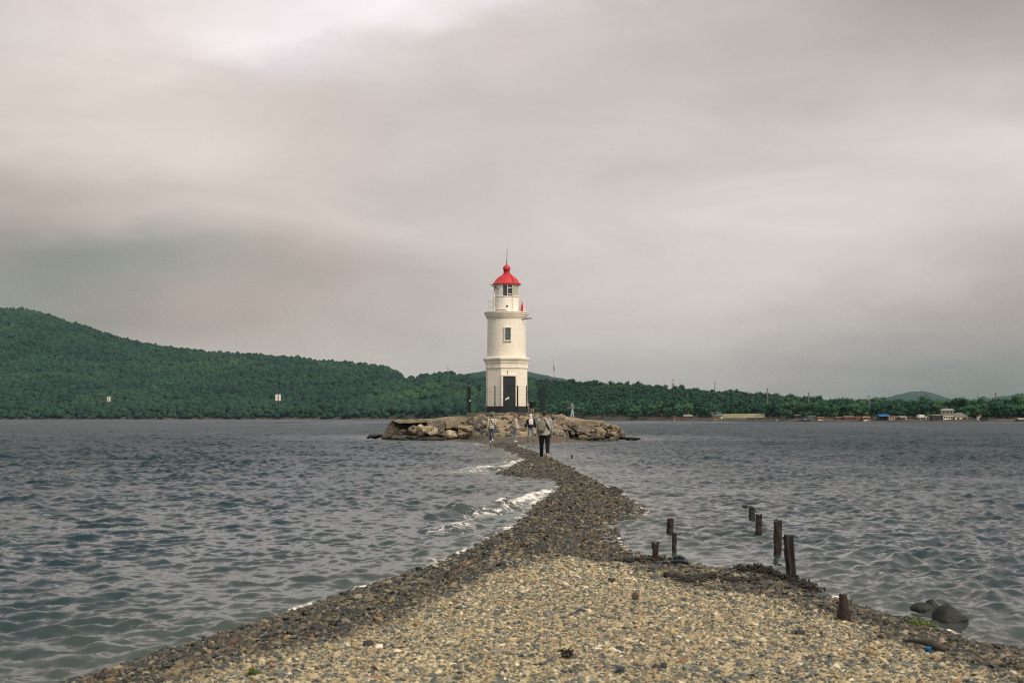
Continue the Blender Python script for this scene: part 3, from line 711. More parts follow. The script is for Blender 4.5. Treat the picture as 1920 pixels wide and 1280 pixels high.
M_dconc = mat('dark_concrete', (0.060, 0.058, 0.055), (0.095, 0.088, 0.075), scale=1.2, rough=0.9, bump=0.4, bscale=6)

LH = thing('lighthouse', (AX, AY, 1.9), 'white lighthouse with a red domed top and black base on the islet', 'lighthouse')
ROT = R(7.4)
def octa(mb, prof):           # octagonal storey from (circumradius, z) rows, with UVs
    A = [R(-90 - 22.5) + ROT + k * R(45) for k in range(8)]
    vs = [(AX + r * math.cos(a), AY + r * math.sin(a), z) for r, z in prof for a in A]
    fs = []
    for i in range(len(prof) - 1):
        for k in range(8):
            fs.append([i * 8 + k, i * 8 + (k + 1) % 8, (i + 1) * 8 + (k + 1) % 8, (i + 1) * 8 + k])
            L = 0.765 * 1.7; z0, z1 = prof[i][1], prof[i + 1][1]
            mb.uv[len(mb.f) + len(fs) - 1] = [(k * L, z0), (k * L + L, z0), (k * L + L, z1), (k * L, z1)]
    fs += [list(range(8))[::-1], [(len(prof) - 1) * 8 + k for k in range(8)]]
    mb.add(vs, fs)
RO = 1.72
mb = MB(); octa(mb, [(RO + 0.05, 1.9), (RO + 0.05, lz(762)), (RO, lz(761.5))]); mb.build('base_band', M_black, LH)
mb = MB(); octa(mb, [(RO, lz(761.5)), (RO, lz(691))]); mb.build('lower_storey', M_white, LH)
mb = MB(); octa(mb, [(RO, lz(691)), (RO + 0.08, lz(690.6)), (RO + 0.08, lz(689)), (RO + 0.04, lz(688.6)), (RO + 0.04, lz(682.4)), (RO + 0.10, lz(681.5)), (RO + 0.12, lz(679)), (RO + 0.16, lz(677)),
                     (RO + 0.23, lz(675.5)), (RO + 0.26, lz(673.5)), (RO + 0.26, lz(672)), (RO - 0.02, lz(670.2))]); mb.build('cornice', M_trim, LH)
mb = MB(); mb.lathe((AX, AY, 0), [(1.58, lz(671)), (1.55, lz(598))], 72); mb.build('tower', M_white, LH, smooth='auto')
mb = MB(); mb.lathe((AX, AY, 0), [(1.50, lz(598.2)), (1.62, lz(598)), (1.62, lz(595.2)), (1.60, lz(594.9)), (1.71, lz(594.6)), (1.71, lz(591.6)), (1.69, lz(591.3)), (1.78, lz(591.0)), (1.78, lz(588.4)), (1.77, lz(588.1)), (1.83, lz(587.8)), (1.83, lz(586)), (0.3, lz(585.6))], 72, uvs=False)
mb.build('gallery', M_trim, LH, smooth='auto')
mb = MB(); mb.lathe((AX, AY, 0), [(1.01, lz(586)), (1.0, lz(557.5)), (1.06, lz(557.3)), (1.06, lz(556.2)), (0.9, lz(556.0))], 56); lr = mb.build('lantern_room', M_lant, LH, smooth='auto')
# the lantern: solid wall on the left and back, glazing from the front to the right
a_g0, a_g1 = R(-90 - 19), R(-90 + 74)
mb = MB(); mb.lathe((AX, AY, 0), [(0.99, lz(556)), (0.99, lz(533.5))], 44, a_g1, a_g0 + 2 * math.pi); mb.build('lantern_wall', M_lant, LH, smooth='auto')
def pane(a0, a1, y0, y1, m):
    mb = MB(); mb.lathe((AX, AY, 0), [(0.955, lz(y0)), (0.955, lz(y1))], 8, a0, a1, False); return mb.build('lantern_glass', m, LH, smooth=True)
aa = lambda px: R(-90) + math.asin(max(-1, min(1, (px - 950) / 23.0)))
pane(a_g0, aa(951.6), 556, 535, M_glassd); pane(aa(951.6), aa(961), 556, 535, M_glassd); pane(aa(961), a_g1, 556, 535, M_glassg)
def mull(a, w=0.045):
    p = Vector((AX + 0.985 * math.cos(a), AY + 0.985 * math.sin(a), (lz(556) + lz(534)) / 2))
    mb = MB(); mb.box(p, (0.06, w, lz(534) - lz(556)), a); mb.build('mullion', M_rail, LH)
for a in (a_g0, aa(951.6), aa(961), a_g1): mull(a, 0.05)
for y in (541.2, 553.0):
    mb = MB(); mb.lathe((AX, AY, 0), [(0.96, lz(y + 0.6)), (1.0, lz(y + 0.6)), (1.0, lz(y - 0.6)), (0.96, lz(y - 0.6))], 8, aa(951.6), aa(961), False); mb.build('glazing_bar', M_rail, LH)
mb = MB(); mb.lathe((AX, AY, 0), [(0.96, lz(536)), (1.005, lz(536)), (1.005, lz(534)), (0.96, lz(534))], 20, a_g0, a_g1, False); mb.build('glazing_bar', M_rail, LH)
prof = [(0.9, lz(533.6)), (1.165, lz(534.0)), (1.165, lz(532.6)), (1.09, lz(531.2)), (1.04, lz(530.2)), (0.965, lz(527.4)), (0.86, lz(524.0)), (0.72, lz(520.6)), (0.55, lz(517.6)), (0.40, lz(515.9)),
        (0.345, lz(515.4)), (0.345, lz(513.6)), (0.25, lz(512.8)), (0.24, lz(511.2)), (0.275, lz(510.6)), (0.275, lz(509.6)), (0.2, lz(509))]
mb = MB(); mb.lathe((AX, AY, 0), prof, 64); dm = mb.build('dome_roof', M_red, LH, smooth='auto')
mb = MB(); mb.lathe((AX, AY, lz(503.6)), [(0.30 * math.cos(t), 0.31 * math.sin(t)) for t in np.linspace(-1.25, 1.55, 14)] + [(0.03, 0.33)], 32); mb.build('ball_finial', M_red, dm, smooth=True)
mb = MB(); mb.tube([(AX, AY, lz(497)), (AX + 0.01, AY, lz(490)), (AX + 0.045, AY, lz(464))], [0.05, 0.028, 0.012], 8); mb.build('lightning_rod', M_darkred, dm)
mb = MB(); mb.tube([(AX + 0.30, AY - 0.25, lz(513)), (AX + 0.42, AY - 0.62, lz(520)), (AX + 0.5, AY - 0.84, lz(527)), (AX + 0.53, AY - 1.06, lz(533)), (AX + 0.5, AY - 1.0, lz(556)), (AX + 0.5, AY - 1.0, lz(584))], 0.014, 6); mb.build('cable', M_darkred, LH)
# railing of the gallery
RG = 1.47
def rp(deg, z): return Vector((AX + RG * math.sin(R(deg)), AY - RG * math.cos(R(deg)), z))
rail = bpy.data.objects.new('railing', None); C.objects.link(rail); rail.parent = LH
for dg, top in ((-74, 561.5), (-48, 560.5), (-44, 560.5), (-22, 560.5), (-105, 562), (-140, 563), (68, 562), (78, 562), (90, 561.5), (120, 562), (160, 562)):
    mb = MB(); mb.tube([rp(dg, lz(586)), rp(dg, lz(top))], 0.028 if dg != -44 else 0.018, 8); mb.build('rail_post', M_rail, rail)
for d0, d1, y in ((-48, -22, 560.8), (-48, -22, 572), (-140, -74, 564), (78, 160, 564), (-140, -74, 575), (90, 160, 575)):
    mb = MB(); mb.tube([rp(d0 + (d1 - d0) * k / 8, lz(y)) for k in range(9)], 0.02, 6); mb.build('rail_bar', M_rail, rail)
mb = MB(); mb.tube([rp(-38, lz(584)), rp(-20, lz(583.4)), rp(-2, lz(583.6)), rp(0, lz(586))], 0.03, 6); mb.build('pipe', M_darkred, LH)
mb = MB(); mb.lathe((AX + 0.04, AY - 0.99, lz(576.6)), [(0.10, 0), (0.10, 0.06), (0.06, 0.11), (0.0, 0.125)], 14); mb.build('vent_hood', M_steel, LH, smooth=True)
mb = MB(); mb.tube([(AX + 1.2, AY - 0.95, lz(601)), (AX + 1.5, AY - 1.0, lz(599)), (AX + 2.0, AY - 1.0, lz(598.2))], [0.03, 0.035, 0.045], 8); mb.build('bracket_arm', M_steel, LH)
# the tower window
wa = math.asin((952.2 - 950) / 36.0); wn_ = Vector((math.sin(wa), -math.cos(wa), 0)); wt_ = Vector((math.cos(wa), math.sin(wa), 0))
def wp(u, py, out): return Vector((AX, AY, lz(py))) + wn_ * (1.565 + out) + wt_ * u
win = bpy.data.objects.new('window', None); C.objects.link(win); win.parent = LH
def bar(parent, name, m, ctr, w, d, h, ang): mb = MB(); mb.box(ctr, (w, d, h), ang); return mb.build(name, m, parent)
bar(win, 'pane', M_glassb, wp(0, 628, -0.005), 0.46, 0.03, lz(617) - lz(639), wa)
for u, y, w, h in ((-0.245, 628, 0.05, 1.08), (0.245, 628, 0.05, 1.08)): bar(win, 'frame', M_trim, wp(u, y, 0.03), w, 0.14, h, wa)
bar(win, 'lintel', M_trim, wp(0, 615.9, 0.035), 0.60, 0.15, 0.07, wa); bar(win, 'sill', M_trim, wp(0, 640.6, 0.045), 0.62, 0.18, 0.07, wa)
bar(win, 'glazing_bar', M_steel, wp(-0.06, 637, 0.018), 0.16, 0.03, 0.10, wa)
# the door in the front face of the octagon
ap = RO * math.cos(R(22.5)); dn = Vector((math.sin(ROT), -math.cos(ROT), 0)); dt = Vector((math.cos(ROT), math.sin(ROT), 0))
def dp(u, z, out): return Vector((AX, AY, z)) + dn * (ap + out) + dt * u
door = bpy.data.objects.new('door', None); C.objects.link(door); door.parent = LH
zt, zb = lz(706), lz(773)
bar(door, 'door_leaf', M_door, dp(0, (zt + zb) / 2, 0.045), 1.0, 0.05, zt - zb, ROT)
for zc, h in ((zb + 0.62, 0.8), (zb + 1.62, 0.8), (zt - 0.42, 0.55)):
    for u in (-0.24, 0.24): bar(door, 'door_panel', M_door, dp(u, zc, 0.078), 0.34, 0.02, h, ROT)
bar(door, 'handle', M_steel, dp(0.4, zb + 1.15, 0.10), 0.04, 0.07, 0.16, ROT)
for u in (-0.57, 0.57): bar(door, 'frame', M_trim, dp(u, (zt + lz(761.5)) / 2 + 0.05, 0.06), 0.13, 0.13, zt - lz(761.5) + 0.1, ROT)
bar(door, 'lintel', M_trim, dp(0, zt + 0.075, 0.065), 1.28, 0.14, 0.14, ROT)
bar(LH, 'conduit', M_steel, dp(-0.12, lz(700), 0.015), 0.025, 0.03, lz(696) - lz(704.5), ROT)

# wind turbine clamped to the gallery
tx, ty = (927.6 - 960) * LK, AY - 1.1
WT = thing('wind_turbine', (tx, ty, lz(586)), 'small dark three bladed wind turbine on a white pole beside the lantern', 'wind turbine')
mb = MB(); mb.tube([(tx, ty, lz(586)), (tx, ty, lz(541))], 0.032, 8); mb.build('pole', M_rail, WT)
hub = Vector(((928 - 960) * LK, ty - 0.18, lz(540.6)))
mb = MB(); mb.tube([hub, hub + Vector((0, 0.12, 0)), hub + Vector((0.05, 0.38, 0.0))], [0.05, 0.075, 0.05], 10); hb = mb.build('nacelle', M_steel, WT)
for px, py in ((916.2, 534.2), (936.8, 534.8), (925.6, 554.2)):
    tip = Vector(((px - 960) * LK, ty - 0.18, lz(py))); d = (tip - hub).normalized(); q = d.cross(Vector((0, 1, 0)))
    mb = MB(); mb.prism([hub + q * 0.03, hub + d * 0.12 + q * 0.055, hub + (tip - hub) * 0.6 + q * 0.03, tip, hub + (tip - hub) * 0.6 - q * 0.02, hub - q * 0.03], (0, 0.02, 0)); mb.build('blade', M_steel, WT)
mb = MB(); e = hub + Vector((0.05, 0.38, 0)); mb.tube([e, e + Vector((0.1, 0.12, -0.06))], 0.02, 6); mb.prism([e + Vector((0.06, 0.1, 0.02)), e + Vector((0.20, 0.14, -0.04)), e + Vector((0.22, 0.14, -0.24)), e + Vector((0.12, 0.1, -0.12))], (0, 0.015, 0)); mb.build('tail', M_steel, WT)
# red stacked lamp on the gallery
cx = (978.8 - 960) * LK; cy = AY - 0.35
RLm = thing('signal_lamp', (cx, cy, lz(585.7)), 'small red tiered lamp standing on the gallery right of the lantern', 'lamp')
for k, (y0, y1, r0, r1) in enumerate(((585.7, 581.2, 0.13, 0.12), (580.6, 576.4, 0.115, 0.10), (575.8, 572, 0.09, 0.075))):
    mb = MB(); mb.lathe((cx, cy, 0), [(r0, lz(y0)), (r1, lz(y1))], 14); mb.build('tier', M_red, RLm)
mb = MB(); mb.lathe((cx, cy, 0), [(0.05, lz(585.7)), (0.05, lz(572))], 8); mb.build('core', M_darkred, RLm)
mb = MB(); mb.lathe((cx + 0.02, cy, 0), [(0.07, lz(571.6)), (0.015, lz(567.5))], 12); mb.build('cap', M_red, RLm)

# ---- plinth and the green wire fence
FX0, FX1, FY0, FY1 = -3.50, 2.60, 111.9, 118.6
PZ = 2.12
PL = MB(); PL.box(((FX0 + FX1) / 2, (FY0 + FY1) / 2, 1.7), (FX1 - FX0 + 0.14, FY1 - FY0 + 0.14, 2 * (PZ - 1.7))); o = PL.build('foundation_slab', M_dconc, None, bevel=0.02)
tag(o, 'dark concrete foundation slab under the lighthouse and its fence', 'foundation slab')
M_fence = mat('dark_green_fence', (0.004, 0.017, 0.017), (0.003, 0.012, 0.012), scale=6, rough=0.5)
FN = thing('wire_fence', (FX0, FY0, PZ), 'dark green wire mesh fence with tall posts around the lighthouse door', 'fence')
fh = EYE + (HOR - 723.5) / F * FY0
def post(x, y, w=0.085): mb = MB(); mb.box((x, y, (PZ + fh) / 2 - 0.1), (w, w, fh - PZ + 0.2)); mb.box((x, y, fh + 0.012), (w + 0.012, w + 0.012, 0.02)); mb.build('post', M_fence, FN, bevel=0)
fxs = [FX0, (928 - 960) / F * FY0, (971 - 960) / F * FY0, (987 - 960) / F * FY0, FX1]
for x in fxs: post(x, FY0)
fxr = lambda y: FX1 + (2.33 - FX1) * (y - FY0) / (FY1 - FY0)
for y in (114.2, 116.4): post(FX0, y); post(fxr(y), y, 0.06)
for x in (FX0, -1.4, 0.7, fxr(FY1)): post(x, FY1)
def panel(x0, y0, x1, y1, z0, z1, name='wire_panel', parent=None):
    mb = MB(); L = math.hypot(x1 - x0, y1 - y0); ang = math.atan2(y1 - y0, x1 - x0)
    cx_, cy_ = (x0 + x1) / 2, (y0 + y1) / 2
    n = int((z1 - z0) / 0.2)
    for k in range(n + 1): mb.box((cx_, cy_, z0 + 0.02 + (z1 - z0 - 0.04) * k / n), (L, 0.007, 0.007), ang)
    m_ = max(2, int(L / 0.10))
    for k in range(m_ + 1): mb.box((x0 + (x1 - x0) * k / m_, y0 + (y1 - y0) * k / m_ + 0.006, (z0 + z1) / 2), (0.005, 0.005, z1 - z0), ang)
    return mb.build(name, M_fence, parent or FN)
gx0, gx1 = (945 - 960) / F * FY0, fxs[2] - 0.06
panel(fxs[0] + .04, FY0, fxs[1] - .04, FY0, PZ + 0.05, fh - 0.04); panel(fxs[1] + .04, FY0, gx0 - 0.05, FY0, PZ + 0.05, fh - 0.04)
panel(fxs[2] + .04, FY0, fxs[3] - .04, FY0, PZ + 0.05, fh - 0.04); panel(fxs[3] + .04, FY0, fxs[4] - .04, FY0, PZ + 0.05, fh - 0.04)
for y0, y1 in ((FY0, 114.2), (114.2, 116.4), (116.4, FY1)):
    panel(FX0, y0 + .05, FX0, y1 - .05, PZ + 0.05, fh - 0.04); panel(fxr(y0), y0 + .05, fxr(y1), y1 - .05, PZ + 0.05, fh - 0.04)
gate = bpy.data.objects.new('gate', None); C.objects.link(gate); gate.parent = FN
for x in (gx0, gx1): mb = MB(); mb.box((x, FY0, (PZ + 0.1 + fh) / 2), (0.045, 0.045, fh - PZ - 0.1)); mb.build('gate_stile', M_fence, gate)
for z in (PZ + 0.13, fh - 0.03): mb = MB(); mb.box(((gx0 + gx1) / 2, FY0, z), (gx1 - gx0 - 0.05, 0.045, 0.045)); mb.build('gate_rail', M_fence, gate)
panel(gx0 + 0.03, FY0, gx1 - 0.03, FY0, PZ + 0.16, fh - 0.06, 'gate_mesh', gate)
mb = MB(); mb.box((fxs[2] - 0.02, FY0 - 0.06, fh - 0.12), (0.09, 0.05, 0.22)); mb.build('gate_lock', M_steel, gate)
M_whitep = mat('white_paper', (0.78, 0.77, 0.73), (0.6, 0.6, 0.57), scale=8, rough=0.7)
mb = MB(); mb.box(((881.3 - 960) / F * FY0, FY0 - 0.03, EYE + (HOR - 751) / F * FY0), (0.08, 0.02, 0.10)); mb.build('warning_tag', M_whitep, FN)
# ragged white scrap tied to the gate mesh
sc = MB()
def sp_(px, py, dy=0.0): return at(px, py, FY0 - 0.05) + Vector((0, dy, 0))
sc.prism([sp_(947, 748.5), sp_(948.6, 746), sp_(951, 745.6), sp_(952.4, 744), sp_(955, 743.4), sp_(954, 746.4), sp_(954.4, 748.4), sp_(951, 747.8), sp_(949, 749.6), sp_(947.4, 750)], (0, 0.02, 0))
sc.prism([sp_(951, 746.6, -0.03), sp_(953.2, 744.8, -0.06), sp_(953.8, 747.6, -0.05), sp_(951.6, 748, -0.02)], (0, -0.02, 0))
o = sc.build('cloth_scrap', M_whitep); tag(o, 'ragged white scrap tied to the gate mesh before the dark door', 'cloth scrap')

# ================================================================== ROCKS OF THE ISLET
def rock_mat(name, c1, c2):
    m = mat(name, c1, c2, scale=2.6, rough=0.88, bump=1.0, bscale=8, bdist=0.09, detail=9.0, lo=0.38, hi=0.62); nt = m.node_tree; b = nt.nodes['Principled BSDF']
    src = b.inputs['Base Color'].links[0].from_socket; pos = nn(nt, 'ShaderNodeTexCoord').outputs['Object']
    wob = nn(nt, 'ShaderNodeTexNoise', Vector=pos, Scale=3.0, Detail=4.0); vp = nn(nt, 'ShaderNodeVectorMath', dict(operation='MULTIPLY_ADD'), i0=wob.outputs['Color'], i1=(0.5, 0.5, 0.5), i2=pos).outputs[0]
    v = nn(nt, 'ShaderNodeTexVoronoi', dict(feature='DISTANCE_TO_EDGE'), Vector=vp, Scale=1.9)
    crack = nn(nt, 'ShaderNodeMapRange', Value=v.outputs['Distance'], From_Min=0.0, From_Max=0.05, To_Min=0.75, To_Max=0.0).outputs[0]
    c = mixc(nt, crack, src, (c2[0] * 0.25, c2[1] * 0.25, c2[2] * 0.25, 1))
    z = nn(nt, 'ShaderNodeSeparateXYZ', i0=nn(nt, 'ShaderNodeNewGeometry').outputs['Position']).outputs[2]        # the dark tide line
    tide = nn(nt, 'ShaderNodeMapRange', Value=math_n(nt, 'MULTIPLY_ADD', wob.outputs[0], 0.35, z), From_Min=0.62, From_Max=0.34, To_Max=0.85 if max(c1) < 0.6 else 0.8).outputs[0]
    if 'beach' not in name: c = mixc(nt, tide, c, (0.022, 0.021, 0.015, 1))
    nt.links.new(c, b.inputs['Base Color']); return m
M_rtan = rock_mat('tan_rock', (0.40, 0.31, 0.19), (0.20, 0.155, 0.10)); M_rpale = rock_mat('pale_rock', (0.56, 0.48, 0.34), (0.23, 0.19, 0.13))
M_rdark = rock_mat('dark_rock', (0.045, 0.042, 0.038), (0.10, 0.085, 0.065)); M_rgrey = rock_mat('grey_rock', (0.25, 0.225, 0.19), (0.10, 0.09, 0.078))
M_rbrown = rock_mat('brown_rock', (0.30, 0.23, 0.175), (0.13, 0.10, 0.075)); M_rweed = rock_mat('weedy_rock', (0.022, 0.024, 0.016), (0.05, 0.045, 0.025))
def rock_mesh(seed, cuts=7, amt=0.28, sub=3, fr=1.3, lo=0.55, hi=0.9):
    bv, bf = (IV3, IF3) if sub == 3 else (IV2, IF2)
    v = bumpy(bv, seed * 1.37 + 3, amt, fr); r = np.random.default_rng(seed)
    for _ in range(cuts):
        d = r.normal(size=3); d /= np.linalg.norm(d); h = r.uniform(lo, hi); p = v @ d
        v = v - np.where(p > h, (p - h) * 0.92, 0)[:, None] * d
    v = v * (1 + 0.02 * r.normal(size=(len(v), 1)))
    v = v - (v.max(0) + v.min(0)) / 2; return v / ((v.max(0) - v.min(0)) / 2), bf
def boulder(px, py, w, h, d, dep, seed, m, label, rz=0.0, tilt=0.0, name='boulder', group=None, cuts=7, amt=0.28, cat='rock', smooth=False):
    v, f = rock_mesh(seed, cuts, amt)
    k = d / F; s = np.array([w * k / 2, dep / 2, h * k / 2]); v = v * s
    c, sn = math.cos(tilt), math.sin(tilt); v = np.stack([v[:, 0] * c - v[:, 2] * sn, v[:, 1], v[:, 0] * sn + v[:, 2] * c], -1)
    o = np_mesh(name, v, f, m, smooth); o.location = at(px, py, d); o.rotation_euler = (0, 0, rz)
    return tag(o, label, cat, group)
def slab(pts, d, dep, m, label, name='concrete_slab', seed=1, rough=0.05, cat='slab', lean=(0, 0)):
    bm = bmesh.new(); P = [at(x, y, d) for x, y in pts]; c = sum(P, Vector()) / len(P)
    a = [bm.verts.new(p - c) for p in P]; b = [bm.verts.new(p - c + Vector((lean[0], dep, lean[1]))) for p in P]; n = len(P)
    bm.faces.new(a); bm.faces.new(b[::-1])
    for k in range(n): bm.faces.new([a[k], b[k], b[(k + 1) % n], a[(k + 1) % n]])
    bmesh.ops.recalc_face_normals(bm, faces=bm.faces); bmesh.ops.triangulate(bm, faces=bm.faces)
    for _ in range(4): 
        lng = [e for e in bm.edges if e.calc_length() > 0.35]
        if lng: bmesh.ops.subdivide_edges(bm, edges=lng, cuts=1); bmesh.ops.triangulate(bm, faces=bm.faces)
    for v in bm.verts:
        nz = Vector((mnoise.noise(v.co * 1.9 + Vector((seed, 0, 0))), mnoise.noise(v.co * 1.9 + Vector((0, seed, 5))), mnoise.noise(v.co * 2.3 + Vector((9, 0, seed)))))
        v.co += nz * rough * 2.2
    me = bpy.data.meshes.new(name); bm.to_mesh(me); bm.free(); me.materials.append(m)
    o = bpy.data.objects.new(name, me); C.objects.link(o); o.location = c
    return tag(o, label, cat)
slab([(714, 823), (719, 815), (733, 788.5), (737, 791), (751, 815), (746, 823)], 111.5, 1.1, M_rgrey, 'grey brown triangular slab leaning on the left end of the islet', seed=2, rough=0.085, lean=(0.5, 0.1))
slab([(734, 787.4), (800, 786.2), (836, 786.3), (836, 790), (800, 791.5), (760, 793), (742, 792)], 111.0, 5.0, M_conc, 'long flat concrete ledge along the left edge of the islet', seed=5, rough=0.035)
slab([(799, 789), (835, 788.5), (834, 808), (820, 806), (801, 799)], 110.6, 2.2, M_rgrey, 'grey brown concrete block under the right end of the ledge', seed=7, rough=0.04)
slab([(835, 786.4), (872, 787), (871, 796), (858, 799.5), (836, 804)], 110.7, 2.6, M_conc, 'tan square edged concrete block at the end of the ledge', seed=9, rough=0.04)
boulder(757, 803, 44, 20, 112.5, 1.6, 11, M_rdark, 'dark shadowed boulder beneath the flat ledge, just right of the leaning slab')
boulder(778, 807, 26, 18, 111.0, 1.2, 12, M_rgrey, 'grey boulder tucked under the ledge left of two pointed boulders')
boulder(791.5, 806, 25, 23, 110.0, 1.0, 13, M_rpale, 'pale speckled pointed boulder, left one of the pair under the ledge', cuts=9)
boulder(809, 808, 25, 21, 109.5, 1.0, 14, M_rpale, 'pale speckled pointed boulder, right one of the pair under the ledge', cuts=9)
boulder(828, 812, 15, 13, 108.5, 0.6, 15, M_rgrey, 'small grey stone between the pointed boulders and the pale block')
boulder(847.5, 815, 26, 19, 107.0, 1.0, 16, M_rpale, 'pale rounded block at the water left of the layered block', cuts=10)
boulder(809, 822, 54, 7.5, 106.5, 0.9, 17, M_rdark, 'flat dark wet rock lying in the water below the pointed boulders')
boulder(762, 820, 40, 8, 110.0, 1.0, 18, M_rgrey, 'low grey rock at the waterline right of the leaning slab')
boulder(741, 820.5, 24, 8, 110.5, 0.8, 19, M_rbrown, 'low brown rock at the foot of the leaning slab')
boulder(705, 817.5, 28, 11, 114.0, 1.2, 20, M_rdark, 'dark rock sloping into the water at the left tip of the islet')
boulder(692, 819.5, 10, 5, 114.5, 0.5, 21, M_rdark, 'smallest dark rock, furthest left in the water off the islet')
boulder(722, 821, 18, 7, 112.0, 0.7, 22, M_rweed, 'weedy dark rock under the left foot of the leaning slab')
# stacked layered block: a thing of beds
for k, (y0, y1, x0, x1) in enumerate(((798.5, 803.5, 859, 888), (803.8, 809, 861, 889), (809.4, 815, 860, 888), (815.3, 822.5, 862, 887))):
    slab([(x0, y1), (x0, y0), (x1, y0), (x1, y1)], 106.4 + 0.1 * k, 1.1, M_rpale if k % 2 == 0 else M_rtan, ['topmost', 'second', 'third', 'lowest'][k] + ' bed of the layered pale block left of the rubble slope', name='stone_bed', seed=31 + k, rough=0.07, cat='stone')
slab([(882, 799), (891, 799.5), (892, 806), (887, 819), (881, 820)], 106.0, 0.9, M_rtan, 'upright tan block right of the layered beds', seed=41, rough=0.06, name='stone_block', cat='stone')
boulder(892, 822, 22, 4.5, 104.5, 0.6, 23, M_rpale, 'flat pale stone in the water at the foot of the upright tan block')
# right end
slab([(1063, 791), (1085, 788.5), (1131, 790.5), (1136, 796), (1125, 798.5), (1085, 799), (1066, 797)], 106.5, 4.0, M_conc, 'flat tan ledge at the right end of the islet', seed=51, rough=0.05)
slab([(1076, 801), (1096, 799.5), (1122, 803), (1120, 812.5), (1103, 814.5), (1086, 809)], 105.0, 1.8, M_rgrey, 'big grey tilted slab below the flat ledge at the right end', seed=53, rough=0.05)
boulder(1130, 811, 15, 15, 104.6, 0.6, 24, M_rtan, 'small orange tan stone wedged right of the big grey slab')
slab([(1130, 793), (1136, 794.5), (1145, 812), (1148, 822), (1136, 822), (1131, 805)], 105.6, 1.0, M_rgrey, 'grey slab standing upright on its edge at the right end', seed=55, rough=0.05)
slab([(1136, 794), (1150, 797.5), (1163, 801), (1164, 806), (1152, 808.5), (1139, 806)], 106.8, 1.6, M_rtan, 'tan chunk resting on top of the right end rocks', seed=57, rough=0.08)
boulder(1161, 811, 25, 14, 107.0, 1.0, 25, M_rbrown, 'brown rock at the right tip above the water')
boulder(1148, 817, 28, 14, 105.2, 1.0, 26, M_rgrey, 'grey rock between the upright slab and the brown tip rock')
boulder(1163, 820, 20, 8, 105.8, 0.8, 27, M_rdark, 'dark rock at the water right of the grey rock')
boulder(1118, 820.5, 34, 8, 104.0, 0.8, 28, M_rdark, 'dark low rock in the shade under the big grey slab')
boulder(1104, 822.5, 16, 5, 103.5, 0.5, 29, M_rgrey, 'small flat grey stone at the water below the big grey slab')
boulder(1184, 822, 38, 6.5, 106.5, 0.9, 30, M_rweed, 'flat weed covered rock furthest right in the water')
boulder(1062, 804, 26, 7, 104.0, 0.8, 61, M_rgrey, 'grey flat stone left of the big grey slab')
# broken rocks along both edges of the islet
EM = []
for i in range(8):
    v, f = rock_mesh(500 + i, 11, 0.45, 3, 1.8, 0.4, 0.8); o = np_mesh('broken_rock', v * np.array([1, 0.8, 0.7]), f, [M_rtan, M_rgrey, M_rdark, M_rpale, M_rgrey, M_rbrown, M_rdark, M_rtan][i], False); EM.append(o.data); bpy.data.objects.remove(o)
EN = ['tan', 'grey', 'dark', 'pale', 'grey', 'brown', 'dark', 'tan']
rr3 = random.Random(8)
for side, n in (('left', 34), ('right', 30)):
    for k in range(n):
        if side == 'left': px, py, d = rr3.uniform(722, 900), rr3.uniform(800, 823), rr3.uniform(106.5, 111.8); d = min(d, 112 - (px - 735) / 160 * 5.0 + rr3.uniform(-.6, .4))
        else: px, py, d = rr3.uniform(1050, 1172), rr3.uniform(798, 823), rr3.uniform(103.6, 106.5)
        i = rr3.randrange(8); o = bpy.data.objects.new('broken_rock', EM[i]); C.objects.link(o); sz = rr3.uniform(0.14, 0.42) * (1.25 if py > 815 else 0.8)
        p = at(px, py, d); gz_ = zisl(p.x, p.y); p.z = max(min(p.z, 1.1), gz_ if gz_ > 0.3 else 0.02) if py < 812 else max(0.02, gz_) + sz * 0.15
        o.location = p; o.scale = (sz * rr3.uniform(.9, 1.5), sz, sz * rr3.uniform(.6, 1)); o.rotation_euler = (rr3.uniform(-.6, .6), rr3.uniform(-.6, .6), rr3.uniform(0, 6.28))
        tag(o, f'{EN[i]} jagged broken rock at the {side} edge of the islet', 'rock', f'{EN[i]} broken rocks at the {side} edge of the islet')
# rubble on the slope below the lighthouse
RM = []
for i in range(7):
    v, f = rock_mesh(300 + i, 6, 0.3, 2); o = np_mesh('rubble_stone', v * np.array([1, 0.85, 0.62]), f, [M_rtan, M_rgrey, M_rbrown, M_rdark, M_rpale, M_rgrey, M_rtan][i], False); RM.append(o.data); bpy.data.objects.remove(o)
q = 0; rr2 = random.Random(4)
TINT = {0: 'tan', 1: 'grey', 2: 'brown', 3: 'dark', 4: 'pale', 5: 'grey', 6: 'tan'}
while q < 270:
    x = rr2.uniform(-4.6, 5.2); y = rr2.uniform(96.5, 111.3)
    lim = 0.62 + 0.38 * math.sin(x * 1.7 + y * 0.6)
    if rr2.random() > 0.25 + 0.75 * lim: continue
    z = zisl(x, y)
    if z < 0.42: continue
    i = rr2.choice((0, 1, 1, 2, 3, 3, 4, 5, 5, 6)); s = 0.09 + 0.30 * rr2.random() ** 2.0
    o = bpy.data.objects.new('rubble_stone', RM[i]); C.objects.link(o)
    o.location = (x, y, z + s * 0.1); o.scale = (s * rr2.uniform(0.9, 1.6), s, s); o.rotation_euler = (rr2.uniform(-.4, .4), rr2.uniform(-.4, .4), rr2.uniform(0, 6.28))
    tag(o, f'loose {TINT[i]} stone in the rubble slope below the lighthouse', 'stone', f'{TINT[i]} rubble stones'); q += 1

